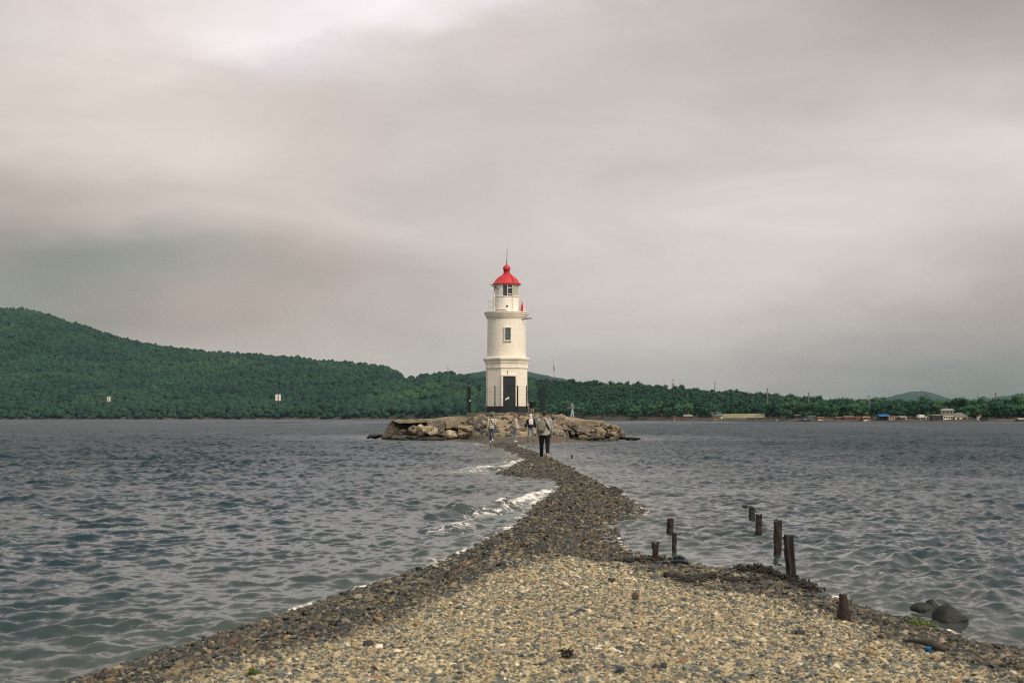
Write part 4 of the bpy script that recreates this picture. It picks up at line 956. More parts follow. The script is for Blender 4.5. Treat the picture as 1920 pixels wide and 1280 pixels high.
# ================================================================== POSTS AND BEACH FINDS
M_post = mat('wet_dark_wood', (0.010, 0.009, 0.009), (0.024, 0.016, 0.014), scale=5, rough=0.6, bump=0.9, bscale=16, stretch=(1, 1, 0.12), bdist=0.02)
M_postb = mat('brown_rotten_wood', (0.042, 0.024, 0.018), (0.018, 0.011, 0.009), scale=6, rough=0.75, bump=0.9, bscale=18, stretch=(1, 1, 0.12), bdist=0.02)
def stake(px0, ytop, px1, ybase, wtop, wbase, m, label, seed, ground=0.0, depth_k=1.0):
    x, d = gp(px1, ybase, ground); k = d / F
    top = at(px0, ytop, d); bm = bmesh.new(); n, nr = 12, 16; r = random.Random(seed); rings = []
    sides = [r.uniform(0.86, 1.10) for _ in range(n)]; cut = [r.uniform(-0.5, 0.5) for _ in range(n)]
    groove = r.randrange(n)
    for i in range(-4, nr + 1):
        t = i / nr; ctr = Vector((x, d, ground)).lerp(top, t) if t >= 0 else Vector((x, d, ground + t * (top.z - ground + 0.4)))
        wid = (wbase + (wtop - wbase) * max(t, 0)) * k / 2
        ring = []
        for j in range(n):
            a = 2 * math.pi * j / n; q = sides[j] * (1 + 0.24 * mnoise.noise(Vector((math.cos(a) * 1.6, math.sin(a) * 1.6, t * 4 + seed * 3.1))))
            if j == groove: q *= 0.78
            sq = 1 / max(abs(math.cos(a)), abs(math.sin(a))); q *= 0.6 + 0.4 * min(sq, 1.25)
            p = ctr + Vector((math.cos(a) * wid * q, math.sin(a) * wid * q * depth_k, 0))
            if i == nr: p.z += cut[j] * wid * 1.1
            ring.append(bm.verts.new(p - Vector((x, d, ground))))
        rings.append(ring)
    for a, b in zip(rings[:-1], rings[1:]):
        for j in range(n): bm.faces.new([a[j], a[(j + 1) % n], b[(j + 1) % n], b[j]])
    c = bm.verts.new(sum((v.co for v in rings[-1]), Vector()) / n - Vector((0, 0, 0.006)))
    for j in range(n): bm.faces.new([rings[-1][j], rings[-1][(j + 1) % n], c])
    me = bpy.data.meshes.new('wooden_post'); bm.normal_update(); bm.to_mesh(me); bm.free(); me.materials.append(m)
    o = bpy.data.objects.new('wooden_post', me); C.objects.link(o); o.location = (x, d, ground)
    return tag(o, label, 'post', 'old wooden posts of a ruined pier')
stake(1397, 947.5, 1397, 951.5, 10, 10, M_post, 'lowest black post stub barely above water, farthest of the right row', 1)
stake(1410, 951, 1410, 970, 11, 11, M_post, 'short black post in the water, second farthest of the right row', 2)
stake(1423, 965, 1422, 1000.5, 12.5, 13.5, M_post, 'medium dark post in the middle of the right row', 3)
stake(1459, 976, 1458.5, 1041, 15.5, 14.5, M_post, 'tall straight dark post, second nearest of the right row', 4)
stake(1478, 1004, 1485.5, 1088.5, 19, 18, M_post, 'tallest dark post leaning left at the water edge, nearest of the right row', 5)
stake(1256.5, 973, 1255.5, 1000, 13, 12, M_post, 'short split topped dark post, farther one of the left pair in water', 6)
stake(1264.5, 999, 1264, 1037, 9, 9.5, M_post, 'thin crooked dark post, nearer one of the left pair in water', 7)
def gz(px, py):
    z = 0.2
    for _ in range(8): x, d = gp(px, py, z); z = 0.5 * z + 0.5 * zspit(x, d)
    return z
stake(1229, 1017.5, 1229.5, 1050, 13.5, 9, M_postb, 'brown post narrowing downwards on the gravel edge', 8, gz(1229.5, 1050))
stake(1580.5, 1114, 1583, 1166, 14, 26, M_postb, 'broken reddish brown stump widening to its foot on the right beach', 9, gz(1584, 1166))
stake(1072, 853, 1072, 859.5, 3.2, 3.2, M_post, 'tiny dark post tip in the water right of the walking man', 10)
stake(1120.5, 854.5, 1120.5, 857.5, 2, 2, M_post, 'tiniest post tip in the water far right of the walking man', 12)

M_wetrock = mat('wet_boulder', (0.008, 0.011, 0.010), (0.022, 0.025, 0.020), scale=4, rough=0.55, bump=0.9, bscale=22, spec=0.4)
def beach_rock(px, py, w, h, dep, seed, m, label, ground, name='boulder', cat='rock', amt=0.22, cuts=5, smooth=True, rz=0.0, sink=0.25):
    x, d = gp(px, py, ground); k = d / F; v, f = rock_mesh(seed, cuts, amt, 3, 1.1)
    o = np_mesh(name, v * np.array([w * k / 2, dep / 2, h * k / 2]), f, m, smooth); o.location = (x, d, ground + h * k / 2 * (1 - sink)); o.rotation_euler = (0, 0, rz)
    return tag(o, label, cat)
beach_rock(1782, 1166, 66, 58, 0.24, 81, M_wetrock, 'big rounded dark boulder in the water off the right beach', 0.0, amt=0.26, cuts=4, sink=0.75)
beach_rock(1729, 1144, 44, 28, 0.20, 82, M_wetrock, 'low dark rock in the water left of the big boulder', 0.0, amt=0.12, cuts=3, sink=0.85)
beach_rock(1749, 1143, 26, 34, 0.14, 83, M_wetrock, 'small peaked dark rock behind the big boulder', 0.0, cuts=6, sink=0.75)
M_bst = rock_mat('brown_beach_stone', (0.13, 0.085, 0.06), (0.09, 0.06, 0.045)); M_dst = rock_mat('dark_beach_stone', (0.035, 0.036, 0.038), (0.06, 0.058, 0.055)); M_tst = rock_mat('tan_beach_stone', (0.42, 0.29, 0.15), (0.34, 0.24, 0.13))
G = zspit
def bst(px, py, w, h, seed, m, label, **k):
    z = 0.42
    for _ in range(4): x, d = gp(px, py, z); z = zspit(x, d)
    return beach_rock(px, py, w, h, w * d / F * 0.8, seed, m, label, z, name='stone', cat='stone', smooth=False, **k)
bst(1191, 1124, 14, 18, 84, M_bst, 'brown stone standing upright on the tan gravel', cuts=8)
bst(1147, 1091, 15, 10, 85, M_dst, 'round dark stone on the tan gravel left of the posts')
bst(1089, 1147, 26, 8, 86, M_dst, 'flat dark stone in the middle of the tan gravel')
bst(1230, 1256, 17, 13, 87, M_dst, 'left dark stone of a touching pair in the foreground')
bst(1245, 1253, 13, 15, 88, M_dst, 'right dark stone of a touching pair in the foreground')
bst(1226, 1265, 9, 8, 89, M_rpale, 'small white stone in front of the dark pair')
bst(539, 1200, 16, 13, 90, M_tst, 'orange tan stone on the dark wet gravel at left')
bst(461, 1263, 18, 8, 91, M_tst, 'tan stone on the dark gravel near the lower left corner')
bst(1635, 1228, 20, 12, 92, M_tst, 'orange stone on the right beach below the driftwood')
bst(1157, 921, 12, 5, 93, M_dst, 'dark stone at the right water edge of the narrow spit')
bst(690, 1210, 22, 12, 94, M_dst, 'dark slate stone on the wet gravel at left')
bst(1500, 1190, 22, 12, 95, M_dst, 'grey slate stone on the gravel below the broken stump')
# black wet bundle by the water
M_bund = mat('wet_black_cloth', (0.012, 0.017, 0.024), (0.03, 0.04, 0.05), scale=8, rough=0.3, bump=0.5, bscale=14)
x0, d0 = gp(1274, 1053, 0.05)
BD = thing('bundle', (x0, d0, 0.05), 'black wet bundle lying at the water edge beside the brown post', 'bundle')
for nm, a, b, c, r in (('roll', (1258, 1053), (1274, 1050), (1290, 1053), 5.0), ('fold', (1262, 1046), (1274, 1043), (1284, 1047), 3.6)):
    mb = MB(); k = d0 / F; pts = [at(*a, d0 + 0.02), at(*b, d0), at(*c, d0 - 0.03)]; P = [pts[0].lerp(pts[1], t) for t in (0, .35, .7)] + [pts[1].lerp(pts[2], t) for t in (0, .4, .8, 1)]
    mb.tube(P, [r * k * q for q in (0.45, 0.85, 1.0, 0.9, 1.05, 1.0, 0.55)], 10); mb.build(nm, M_bund, BD, smooth=True)
# driftwood, blue cap, green weed
M_drift = mat('grey_driftwood', (0.050, 0.042, 0.036), (0.03, 0.025, 0.022), scale=6, rough=0.7, bump=0.7, bscale=20, stretch=(0.2, 1, 1))
def on_beach(px, py, lift=0.0):
    z = 0.3
    for _ in range(5): x, d = gp(px, py, z); z = zspit(x, d) + lift
    return Vector((x, d, z))
mb = MB(); A, B = on_beach(1694, 1200, 0.03), on_beach(1771, 1216, 0.035)
mb.tube([A, A.lerp(B, .25) + Vector((0, 0, .012)), A.lerp(B, .6) + Vector((0, .01, .014)), A.lerp(B, .9), B], [0.008, 0.014, 0.020, 0.024, 0.014], 9)
o = mb.build('driftwood', M_drift, None, smooth=True); tag(o, 'dark driftwood stick tapering to its left end on the right beach', 'driftwood')
M_blue = mat('blue_plastic', (0.012, 0.11, 0.25), (0.01, 0.08, 0.18), scale=5, rough=0.35)
p = on_beach(1740, 1222, 0.0); mb = MB(); mb.lathe(p + Vector((0, 0, 0.01)), [(0.019, 0), (0.021, 0.004), (0.021, 0.019), (0.016, 0.024), (0.0, 0.025)], 18); o = mb.build('bottle_cap', M_blue, None, smooth='auto'); tag(o, 'blue plastic cap on the gravel below the driftwood', 'bottle cap')
def weed(pts, width, n, m, label, seed, lift=0.03, size=0.05, name='seaweed'):
    r = random.Random(seed); mb = MB(); P = [on_beach(*p_) for p_ in pts]
    for k in range(n):
        t = r.random() * (len(P) - 1); i = min(int(t), len(P) - 2); c = P[i].lerp(P[i + 1], t - i) + Vector((r.gauss(0, width * 0.6), r.gauss(0, width), 0))
        c.z = zspit(c.x, c.y) + r.uniform(0.0, lift)
        a = r.uniform(0, 6.28); L = size * r.uniform(0.5, 1.6); q = []
        for j in range(5): q.append(c + Vector((math.cos(a) * L * (j - 2) / 2, math.sin(a) * L * (j - 2) / 2, r.uniform(0, lift) * (1 if j % 2 else 0.4)))); a += r.uniform(-.5, .5)
        mb.tube(q, [0.003, 0.007 * size / .05, 0.009 * size / .05, 0.007 * size / .05, 0.003], 5)
    o = mb.build(name, m, None, smooth=True); return tag(o, label, 'seaweed')
M_weed = mat('black_seaweed', (0.012, 0.012, 0.010), (0.035, 0.03, 0.02), scale=9, rough=0.45); M_gweed = mat('green_seaweed', (0.10, 0.15, 0.025), (0.05, 0.085, 0.015), scale=9, rough=0.5)
weed([(1280, 1093), (1310, 1088), (1335, 1082)], 0.045, 130, M_weed, 'clump of black seaweed, left end of the tide line by the posts', 1)
weed([(1335, 1082), (1350, 1088), (1400, 1092), (1455, 1090)], 0.05, 190, M_weed, 'long streak of black seaweed below the tall posts', 2)
weed([(1380, 1072), (1425, 1070), (1460, 1084), (1500, 1098), (1530, 1112)], 0.07, 230, M_weed, 'black seaweed along the water edge by the leaning post', 3, lift=0.05)
weed([(1158, 1053), (1195, 1051), (1240, 1050)], 0.05, 150, M_weed, 'black seaweed at the foot of the brown post', 4)
weed([(1253, 1084), (1272, 1086)], 0.03, 50, M_weed, 'small dark tuft of seaweed left of the main tide line', 5)
weed([(1710, 1171), (1728, 1169), (1742, 1172)], 0.035, 110, M_gweed, 'bright green seaweed at the water edge by the boulder', 6, size=0.035)
weed([(1706, 1167), (1738, 1163)], 0.03, 60, M_weed, 'black seaweed behind the bright green weed', 7)
weed([(1145, 914), (1162, 924)], 0.05, 130, M_weed, 'dark seaweed at the right edge of the narrow spit', 8, size=0.09)
weed([(1060, 1232), (1066, 1234)], 0.015, 18, M_weed, 'tiny dark weed scrap on the foreground gravel', 9, size=0.03)
weed([(470, 1267), (474, 1270)], 0.012, 14, M_gweed, 'green weed tuft on the dark gravel at lower left', 10, size=0.03)

# ================================================================== FAR SHORE: markers, poles, masts, huts, boat
M_pole = mat('weathered_pole', (0.20, 0.19, 0.17), (0.12, 0.115, 0.105), scale=1, rough=0.8)
M_bwhite = mat('white_board', (0.78, 0.76, 0.70), (0.66, 0.64, 0.58), scale=0.4, rough=0.6); M_stripe = mat('rust_red_stripe', (0.20, 0.045, 0.035), (0.14, 0.035, 0.03), scale=0.5, rough=0.6)
def lz0(px, d): return float(land(np.array([float(px)]), np.array([float(d)]))[0])
def marker(px, y0, y1, wpx, label, gap):
    d = float(SHORE(px)) + 34; k = d / F; g = lz0(px, d); b = at(px, y1, d); t = at(px, y0, d); w = wpx * k; ww = (w - gap * k) / 2
    r = thing('leading_mark', (b.x, d, g), label, 'sea mark', 'leading marks on the hillside')
    for s in (-1, 1): mb = MB(); mb.box((b.x + s * (gap * k / 2 + ww / 2), d, (b.z + t.z) / 2), (ww, 0.25, t.z - b.z)); mb.build('board', M_bwhite, r)
    if gap > 1: mb = MB(); mb.box((b.x, d - 0.02, (b.z + t.z) / 2), (gap * k - 0.02, 0.22, (t.z - b.z) * 0.97)); mb.build('stripe', M_stripe, r)
    mb = MB()
    for s in (-1, 1): mb.tube([(b.x + s * w * 0.3, d + 0.5, g - 1), (b.x + s * w * 0.3, d + 0.5, t.z)], 0.18, 6)
    mb.build('frame', M_pole, r)
marker(204, 743.5, 752.5, 6.0, 'narrow white sea mark of two slats on the far left hillside', 1.6)
marker(521.5, 739, 751, 10.0, 'wide white sea mark with a dark red middle stripe in the wood', 1.8)
def upole(px, y0, off, label, ybase=None, arms=True, w=0.16, group='utility poles among the far trees'):
    d = float(SHORE(px)) + off; g = lz0(px, d); t = at(px, y0, d)
    r = thing('utility_pole', (t.x, d, g), label, 'pole', group)
    mb = MB(); mb.tube([(t.x, d, g - 0.5), (t.x, d, t.z)], [w * 1.2, w], 7); mb.build('pole', M_pole, r)
    if arms: mb = MB(); mb.box((t.x, d - 0.2, t.z - 0.6), (1.8, 0.15, 0.15)); mb.build('crossarm', M_pole, r)
upole(1516, 735, 45, 'pale utility pole left of the blue roofed shed, rising from the low huts', w=0.22)
upole(1629.5, 740, 30, 'utility pole just left of the blue roofed shed', w=0.2)
upole(1721, 736, 34, 'tall utility pole below the distant pointed hill', w=0.22)
upole(1867, 735.5, 110, 'utility pole above the skyline near the right edge', w=0.3)
upole(1439, 727, 120, 'utility pole rising above the trees over the pale meadow bank', w=0.25)
upole(1340.5, 716, 330, 'utility pole on the skyline above the hut with white end', w=0.3)
upole(840, 685.5, 320, 'thin pole on the wooded knoll left of the lighthouse', arms=False, w=0.3)
M_mred = mat('mast_red', (0.34, 0.06, 0.05), (0.26, 0.05, 0.045), scale=0.1, rough=0.6); M_mwht = mat('mast_white', (0.58, 0.56, 0.53), (0.5, 0.48, 0.45), scale=0.1, rough=0.6)
def lattice(px, ytop, d, w0, w1, bands, label, name, extra=None):
    g = lz0(px, d); t = at(px, ytop, d); H = t.z - g; r = thing(name, (t.x, d, g), label, 'mast')
    n = bands
    for b in range(n):
        mb = MB(); z0, z1 = g + H * b / n, g + H * (b + 1) / n
        for q in range(3):
            za, zb = z0 + (z1 - z0) * q / 3, z0 + (z1 - z0) * (q + 1) / 3; wa, wb = [w0 + (w1 - w0) * ((z - g) / H) for z in (za, zb)]
            cs = [(-1, -1), (1, -1), (1, 1), (-1, 1)]
            for i in range(4):
                a = cs[i]; c = cs[(i + 1) % 4]
                mb.tube([(t.x + a[0] * wa, d + a[1] * wa, za), (t.x + a[0] * wb, d + a[1] * wb, zb)], 0.17, 4); mb.tube([(t.x + a[0] * wa, d + a[1] * wa, za), (t.x + c[0] * wb, d + c[1] * wb, zb)], 0.10, 4)
        mb.build('mast_section', M_mred if b % 2 == n % 2 else M_mwht, r)
    return r, t, g
r, t, g = lattice(1038.5, 676, 1600, 1.0, 0.55, 7, 'red and white lattice radio mast on the ridge right of the lighthouse', 'radio_mast')
mb = MB(); mb.tube([t, t + Vector((0, 0, 4.5))], 0.12, 5); mb.build('antenna', M_mred, r)
for z in (-2, -7): mb = MB(); mb.lathe(t + Vector((0.6, 0, z)), [(0.9, 0), (0.9, 1.8)], 10); mb.build('dish', M_mwht, r)
r, t, g = lattice(1262, 710, 1200, 0.9, 0.7, 4, 'pale lattice tower with two platforms on the tree line', 'lookout_tower')
for z, w in ((0, 2.2), (-3.2, 2.6)): mb = MB(); mb.box(t + Vector((0.5, 0, z)), (w * 1.1, w, 0.9)); mb.build('platform', M_mwht, r)
mb = MB(); mb.tube([t, t + Vector((0, 0, 2.2))], 0.15, 5); mb.build('antenna', M_mwht, r)

COL = dict(brown=(0.16, 0.085, 0.06), rust=(0.20, 0.075, 0.055), wood=(0.26, 0.16, 0.10), grey=(0.22, 0.22, 0.21), dark=(0.035, 0.04, 0.045), white=(0.72, 0.69, 0.62), cream=(0.60, 0.52, 0.36), beige=(0.46, 0.36, 0.28), blue=(0.02, 0.13, 0.36), bluegrey=(0.14, 0.20, 0.23), teal=(0.08, 0.2, 0.2), slate=(0.26, 0.25, 0.23), yellow=(0.62, 0.48, 0.25))
MC = {}
def cm(n):
    if n not in MC: MC[n] = mat(n + '_boards', COL[n], tuple(c * 0.72 for c in COL[n]), scale=0.6, rough=0.8, bump=0.2, bscale=3)
    return MC[n]
M_wdark = mat('dark_opening', (0.02, 0.022, 0.025), (0.03, 0.03, 0.03), scale=0.5, rough=0.3)
def hut(px0, px1, ytop, ybase, wall, roof, label, off=6.0, shape='gable', nwin=2, name='hut', cat='hut', deep=4.0, end=None, group=None, door=True, awning=None):
    mid = (px0 + px1) / 2; d = float(SHORE(mid)) + off; k = d / F; zb = EYE + (HOR - ybase) * k; zt = EYE + (HOR - ytop) * k; g = min(lz0(mid, d), zb)
    x0, x1 = (px0 - 960) * k, (px1 - 960) * k; w = x1 - x0; H = zt - zb; r = thing(name, ((x0 + x1) / 2, d, zb), label, cat, group)
    rh = H * (0.34 if shape == 'gable' else (0.12 if shape in ('flat', 'shed') else 0.5)); wh = H - rh
    mb = MB(); mb.box(((x0 + x1) / 2, d + deep / 2, (zb - 0.6 + zb + wh) / 2), (w, deep, wh + 0.6)); mb.build('wall', cm(wall), r)
    mb = MB(); e = 0.25; zr = zb + wh
    if shape == 'gable':       # ridge along the shore
        mb.prism([(x0 - e, d - e, zr), (x0 - e, d + deep / 2, zr + rh), (x0 - e, d + deep + e, zr)], (w + 2 * e, 0, 0))
    elif shape == 'end':       # gable end to the sea
        mb.prism([(x0 - e, d - e, zr), ((x0 + x1) / 2, d - e, zr + rh), (x1 + e, d - e, zr)], (0, deep + 2 * e, 0))
    elif shape == 'shed': mb.prism([(x0 - e, d - e, zr), (x0 - e, d - e, zr + rh), (x0 - e, d + deep + e, zr + rh * 1.6), (x0 - e, d + deep + e, zr)], (w + 2 * e, 0, 0))
    elif shape == 'dome': mb.prism([((x0 + x1) / 2 + w * 0.55 * math.cos(a), d - e, zr + rh * math.sin(a)) for a in np.linspace(0, math.pi, 9)], (0, deep + 2 * e, 0))
    else: mb.box(((x0 + x1) / 2, d + deep / 2, zr + rh / 2), (w + 2 * e, deep + 2 * e, rh))
    mb.build('roof', cm(roof), r)
    for i in range(nwin):
        c = x0 + w * (i + 0.5 + 0.12) / (nwin + 0.35); ww = min(0.9, w / (nwin + 1) * 0.62)
        mb = MB(); mb.box((c, d - 0.03, zb + wh * 0.58), (ww, 0.12, wh * 0.36)); mb.build('window', M_wdark, r)
    if door: mb = MB(); mb.box((x1 - w * 0.12, d - 0.04, zb + wh * 0.4), (min(0.85, w * 0.18), 0.12, wh * 0.8)); mb.build('door', cm('white') if end == 'white' else M_wdark, r)
    if end == 'base': mb = MB(); mb.box(((x0 + x1) / 2, d - 0.06, zb + wh * 0.2), (w * 0.95, 0.1, wh * 0.36)); mb.build('base_panel', cm('white'), r)
    if awning: mb = MB(); mb.prism([(x0 - 0.3, d - 1.6, zr - 0.5), (x0 - 0.3, d - 1.6, zr - 0.35), (x0 - 0.3, d, zr + 0.2), (x0 - 0.3, d, zr + 0.05)], (w + 0.6, 0, 0)); mb.build('awning', cm(awning), r)
    return r
hut(1229, 1248, 775, 781, 'rust', 'brown', 'reddish hut half hidden in trees, leftmost of the shore huts', 26, deep=5, nwin=3)
hut(1263, 1275, 781.5, 789, 'wood', 'brown', 'small wooden hut at the water left of the grey roofed hut', 3, 'flat', 1)
hut(1283, 1298, 777, 786, 'brown', 'slate', 'dark brown hut with a pale grey roof in the shore trees', 9, 'gable', 2)
hut(1334, 1343, 770, 777, 'yellow', 'cream', 'yellow gabled cottage above the hut with white end', 24, 'end', 1, name='cottage', cat='cottage', door=False)
hut(1343.5, 1353, 772, 777, 'teal', 'teal', 'teal roofed shed beside the yellow cottage', 26, 'shed', 0, name='shed', cat='shed', door=False)
hut(1337, 1355, 778, 788, 'wood', 'bluegrey', 'wooden hut with three windows and a white end', 4, 'shed', 3, end='white')
hut(1405, 1424, 780.5, 787.5, 'rust', 'slate', 'low rust coloured hut with a white door below the meadow bank', 8, 'gable', 2, end='white')
hut(1425.5, 1434, 783, 787.5, 'brown', 'rust', 'tiny brown hut right of the low rust coloured hut', 8, 'flat', 1)
hut(1477, 1491, 780, 787, 'dark', 'dark', 'black shed left of the black boat', 10, 'flat', 1, name='shed', cat='shed')
hut(1492, 1502, 777.5, 786, 'dark', 'slate', 'black shed with a grey roof just behind the black boat', 14, 'shed', 1, name='shed', cat='shed')
hut(1517, 1529, 779, 787, 'bluegrey', 'bluegrey', 'blue grey shed right of the black boat', 9, 'shed', 2, name='shed', cat='shed')
hut(1534, 1545, 781, 788, 'wood', 'rust', 'small wooden hut with a white lower panel right of the blue grey shed', 4, 'gable', 1, end='base')
hut(1568, 1580, 780.5, 788, 'brown', 'brown', 'plain brown hut, leftmost of the row left of the blue roof', 7, 'gable', 2)
hut(1584, 1602, 779, 788, 'rust', 'brown', 'long rust red hut in the row left of the blue roof', 7, 'gable', 3)
hut(1607, 1617, 780, 788, 'wood', 'rust', 'narrow wooden hut between the rust red hut and the white based hut', 6, 'end', 1)
hut(1619, 1632, 780, 789, 'rust', 'wood', 'reddish hut with a white base in the row left of the blue roof', 3, 'gable', 2, end='base')
hut(1640, 1648, 779.5, 787, 'grey', 'brown', 'small grey hut touching the blue roofed shed', 8, 'flat', 1)
hut(1648.5, 1667, 777, 788, 'dark', 'blue', 'dark shed under a bright blue roof', 5, 'shed', 2, name='shed', cat='shed', awning='blue')
hut(1667.5, 1688, 779.5, 788, 'beige', 'wood', 'long beige hut right of the blue roof', 6, 'flat', 4)
hut(1688.5, 1700, 779.5, 788, 'rust', 'slate', 'rust coloured hut at the right end of the long beige hut', 6, 'gable', 2, end='white')
hut(1724, 1735, 777, 788, 'slate', 'white', 'small shed with a rounded white roof', 5, 'dome', 1, name='shed', cat='shed')
hut(1735.5, 1748, 779, 788, 'white', 'slate', 'low white walled hut beside the rounded roof shed', 6, 'flat', 2)
hut(1748.5, 1768, 777.5, 789, 'dark', 'slate', 'dark timber shed left of the white house', 4, 'shed', 3, name='shed', cat='shed')
hut(1765, 1789, 765.5, 777, 'grey', 'slate', 'upper house with a broad pale grey roof behind the shore huts', 22, 'gable', 3, name='house', cat='house', door=False, deep=7)
hut(1769, 1787, 776, 788, 'white', 'slate', 'house front with white columns and dark gaps', 6, 'flat', 5, name='house', cat='house', deep=4, door=False)
hut(1790.5, 1814, 773, 788.5, 'cream', 'slate', 'cream gabled house, brightest on the right shore', 7, 'end', 2, name='house', cat='house', deep=6)
hut(1840.5, 1853, 782, 790, 'dark', 'dark', 'low black shed right of the white kiosk', 3, 'flat', 1, name='shed', cat='shed')
hut(1834, 1840, 779, 790, 'white', 'rust', 'narrow white kiosk on the beach near the right edge', 3, 'flat', 1, name='kiosk', cat='kiosk', deep=2)
hut(1911, 1930, 783, 793, 'rust', 'slate', 'rust coloured hut cut by the right edge of the picture', 2, 'gable', 3)
# boats drawn up at the far water edge
def boat(px0, px1, y0, y1, m, m2, label, off, cabin=True):
    mid = (px0 + px1) / 2; d = float(SHORE(mid)) + off; k = d / F; L = (px1 - px0) * k; x = (mid - 960) * k; h = (y1 - y0) * k; r = thing('boat', (x, d, 0), label, 'boat', 'boats at the far water edge')
    bm = bmesh.new(); rows = []
    for i in range(9):
        t = i / 8; b = 0.75 * math.sin(math.pi * min(1, 0.22 + t * 0.5 if t < 0.6 else 0.52 + (1 - t) * 0.0 + (1 - t) * 0.2)) * (1 if t < .75 else (1 - (t - .75) / .25 * .95)); sh = h * (0.55 + 0.30 * (2 * t - 1) ** 2)
        xx = -L / 2 + L * t; rows.append([bm.verts.new((xx, yy, zz)) for yy, zz in ((-b, sh), (-b * 0.7, 0.0), (0, -0.25), (b * 0.7, 0.0), (b, sh))])
    for a, c in zip(rows[:-1], rows[1:]):
        for j in range(4): bm.faces.new([a[j], a[j + 1], c[j + 1], c[j]])
        bm.faces.new([a[4], a[0], c[0], c[4]])
    bm.faces.new(rows[0]); bm.faces.new(rows[-1]); bmesh.ops.recalc_face_normals(bm, faces=bm.faces)
    me = bpy.data.meshes.new('hull'); bm.to_mesh(me); bm.free(); me.materials.append(m); o = bpy.data.objects.new('hull', me); C.objects.link(o); o.parent = r
    if cabin: mb = MB(); mb.box((x - L * 0.1, d, h * 0.85), (L * 0.38, 0.9, h * 0.55)); mb.build('cabin', m2, r)
boat(1502.5, 1520, 785, 790.2, cm('dark'), cm('bluegrey'), 'black boat with a small cabin at the far water edge', -4)
boat(1455, 1464, 784.5, 789, cm('white'), cm('grey'), 'small white boat drawn up left of the black shed', 4, False)
boat(1862, 1868, 779, 784.5, cm('white'), cm('white'), 'small white boat propped on the bank near the right edge', 12, False)
# pale meadow bank among the trees
P, T = np.meshgrid(np.arange(1350, 1436, 4.0), np.linspace(0, 1, 8)); Dm = SHORE(P) + 14 + 36 * T
o = np_mesh('meadow', np.stack([(P - 960) / F * Dm, Dm, land(P, Dm) + 0.15 + 1.6 * T ** 1.5], -1).reshape(-1, 3), grid_faces(*P.shape), mat('dry_grass', (0.30, 0.27, 0.15), (0.14, 0.16, 0.07), scale=0.15, rough=0.9), True)
tag(o, 'pale dry meadow bank above the far shore', 'meadow', kind='structure')

# ================================================================== PEOPLE
def ring_tube(pts, rx, ry=None, n=16):
    """closed tube through points; rx across the body, ry front to back"""
    pts = [Vector(p) for p in pts]; ry = ry or rx; V, Fc = [], []
    for i, p in enumerate(pts):
        t = (pts[min(i + 1, len(pts) - 1)] - pts[max(i - 1, 0)]).normalized()
        ref = Vector((0, 1, 0)) if abs(t.y) < 0.85 else Vector((0, 0, 1))
        a = ref.cross(t).normalized(); b = t.cross(a).normalized()
        for k in range(n):
            w = 2 * math.pi * k / n; V.append(p + a * math.cos(w) * rx[i] + b * math.sin(w) * ry[i])
    for i in range(len(pts) - 1):
        for k in range(n): Fc.append([i * n + k, i * n + (k + 1) % n, (i + 1) * n + (k + 1) % n, (i + 1) * n + k])
    c0 = len(V); V += [pts[0], pts[-1]]
    for k in range(n): Fc.append([c0, (k + 1) % n, k]); Fc.append([c0 + 1, (len(pts) - 1) * n + k, (len(pts) - 1) * n + (k + 1) % n])
    return V, Fc
def ball(c, r, sq=(1, 1, 1)):
    return [Vector(c) + Vector((v[0] * r * sq[0], v[1] * r * sq[1], v[2] * r * sq[2])) for v in IV2], [list(map(int, f)) for f in IF2]
def fuse(name, pieces, m, parent, voxel=0.012, smooth_it=3):
    """weld overlapping pieces into one continuous surface"""
    V, Fc = [], []
    for v, f in pieces: b = len(V); V += [tuple(x) for x in v]; Fc += [[i + b for i in q] for q in f]
    me = bpy.data.meshes.new(name + '_raw'); me.from_pydata(V, [], Fc)
    bm = bmesh.new(); bm.from_mesh(me); bmesh.ops.recalc_face_normals(bm, faces=bm.faces); bm.to_mesh(me); bm.free()
    o = bpy.data.objects.new(name, me); C.objects.link(o)
    md = o.modifiers.new('weld', 'REMESH'); md.mode = 'VOXEL'; md.voxel_size = voxel
    if smooth_it: ms = o.modifiers.new('soft', 'SMOOTH'); ms.factor = 0.5; ms.iterations = smooth_it
    dg = bpy.context.evaluated_depsgraph_get(); nm = bpy.data.meshes.new_from_object(o.evaluated_get(dg)); nm.name = name
    o.modifiers.clear(); o.data = nm; bpy.data.meshes.remove(me)
    nm.polygons.foreach_set('use_smooth', [True] * len(nm.polygons)); nm.materials.clear(); nm.materials.append(m); o.parent = parent
    return o
M_skin = mat('skin', (0.42, 0.24, 0.16), (0.36, 0.20, 0.13), scale=8, rough=0.6)
M_eye = mat('eye_dark', (0.02, 0.015, 0.012), (0.02, 0.015, 0.012), rough=0.3)
def fabric(name, c, c2=None, scale=12, rough=0.9, bump=0.3): return mat(name, c, c2 or tuple(x * 0.72 for x in c), scale=scale, rough=rough, bump=bump, bscale=22, bdist=0.015, spec=0.2)
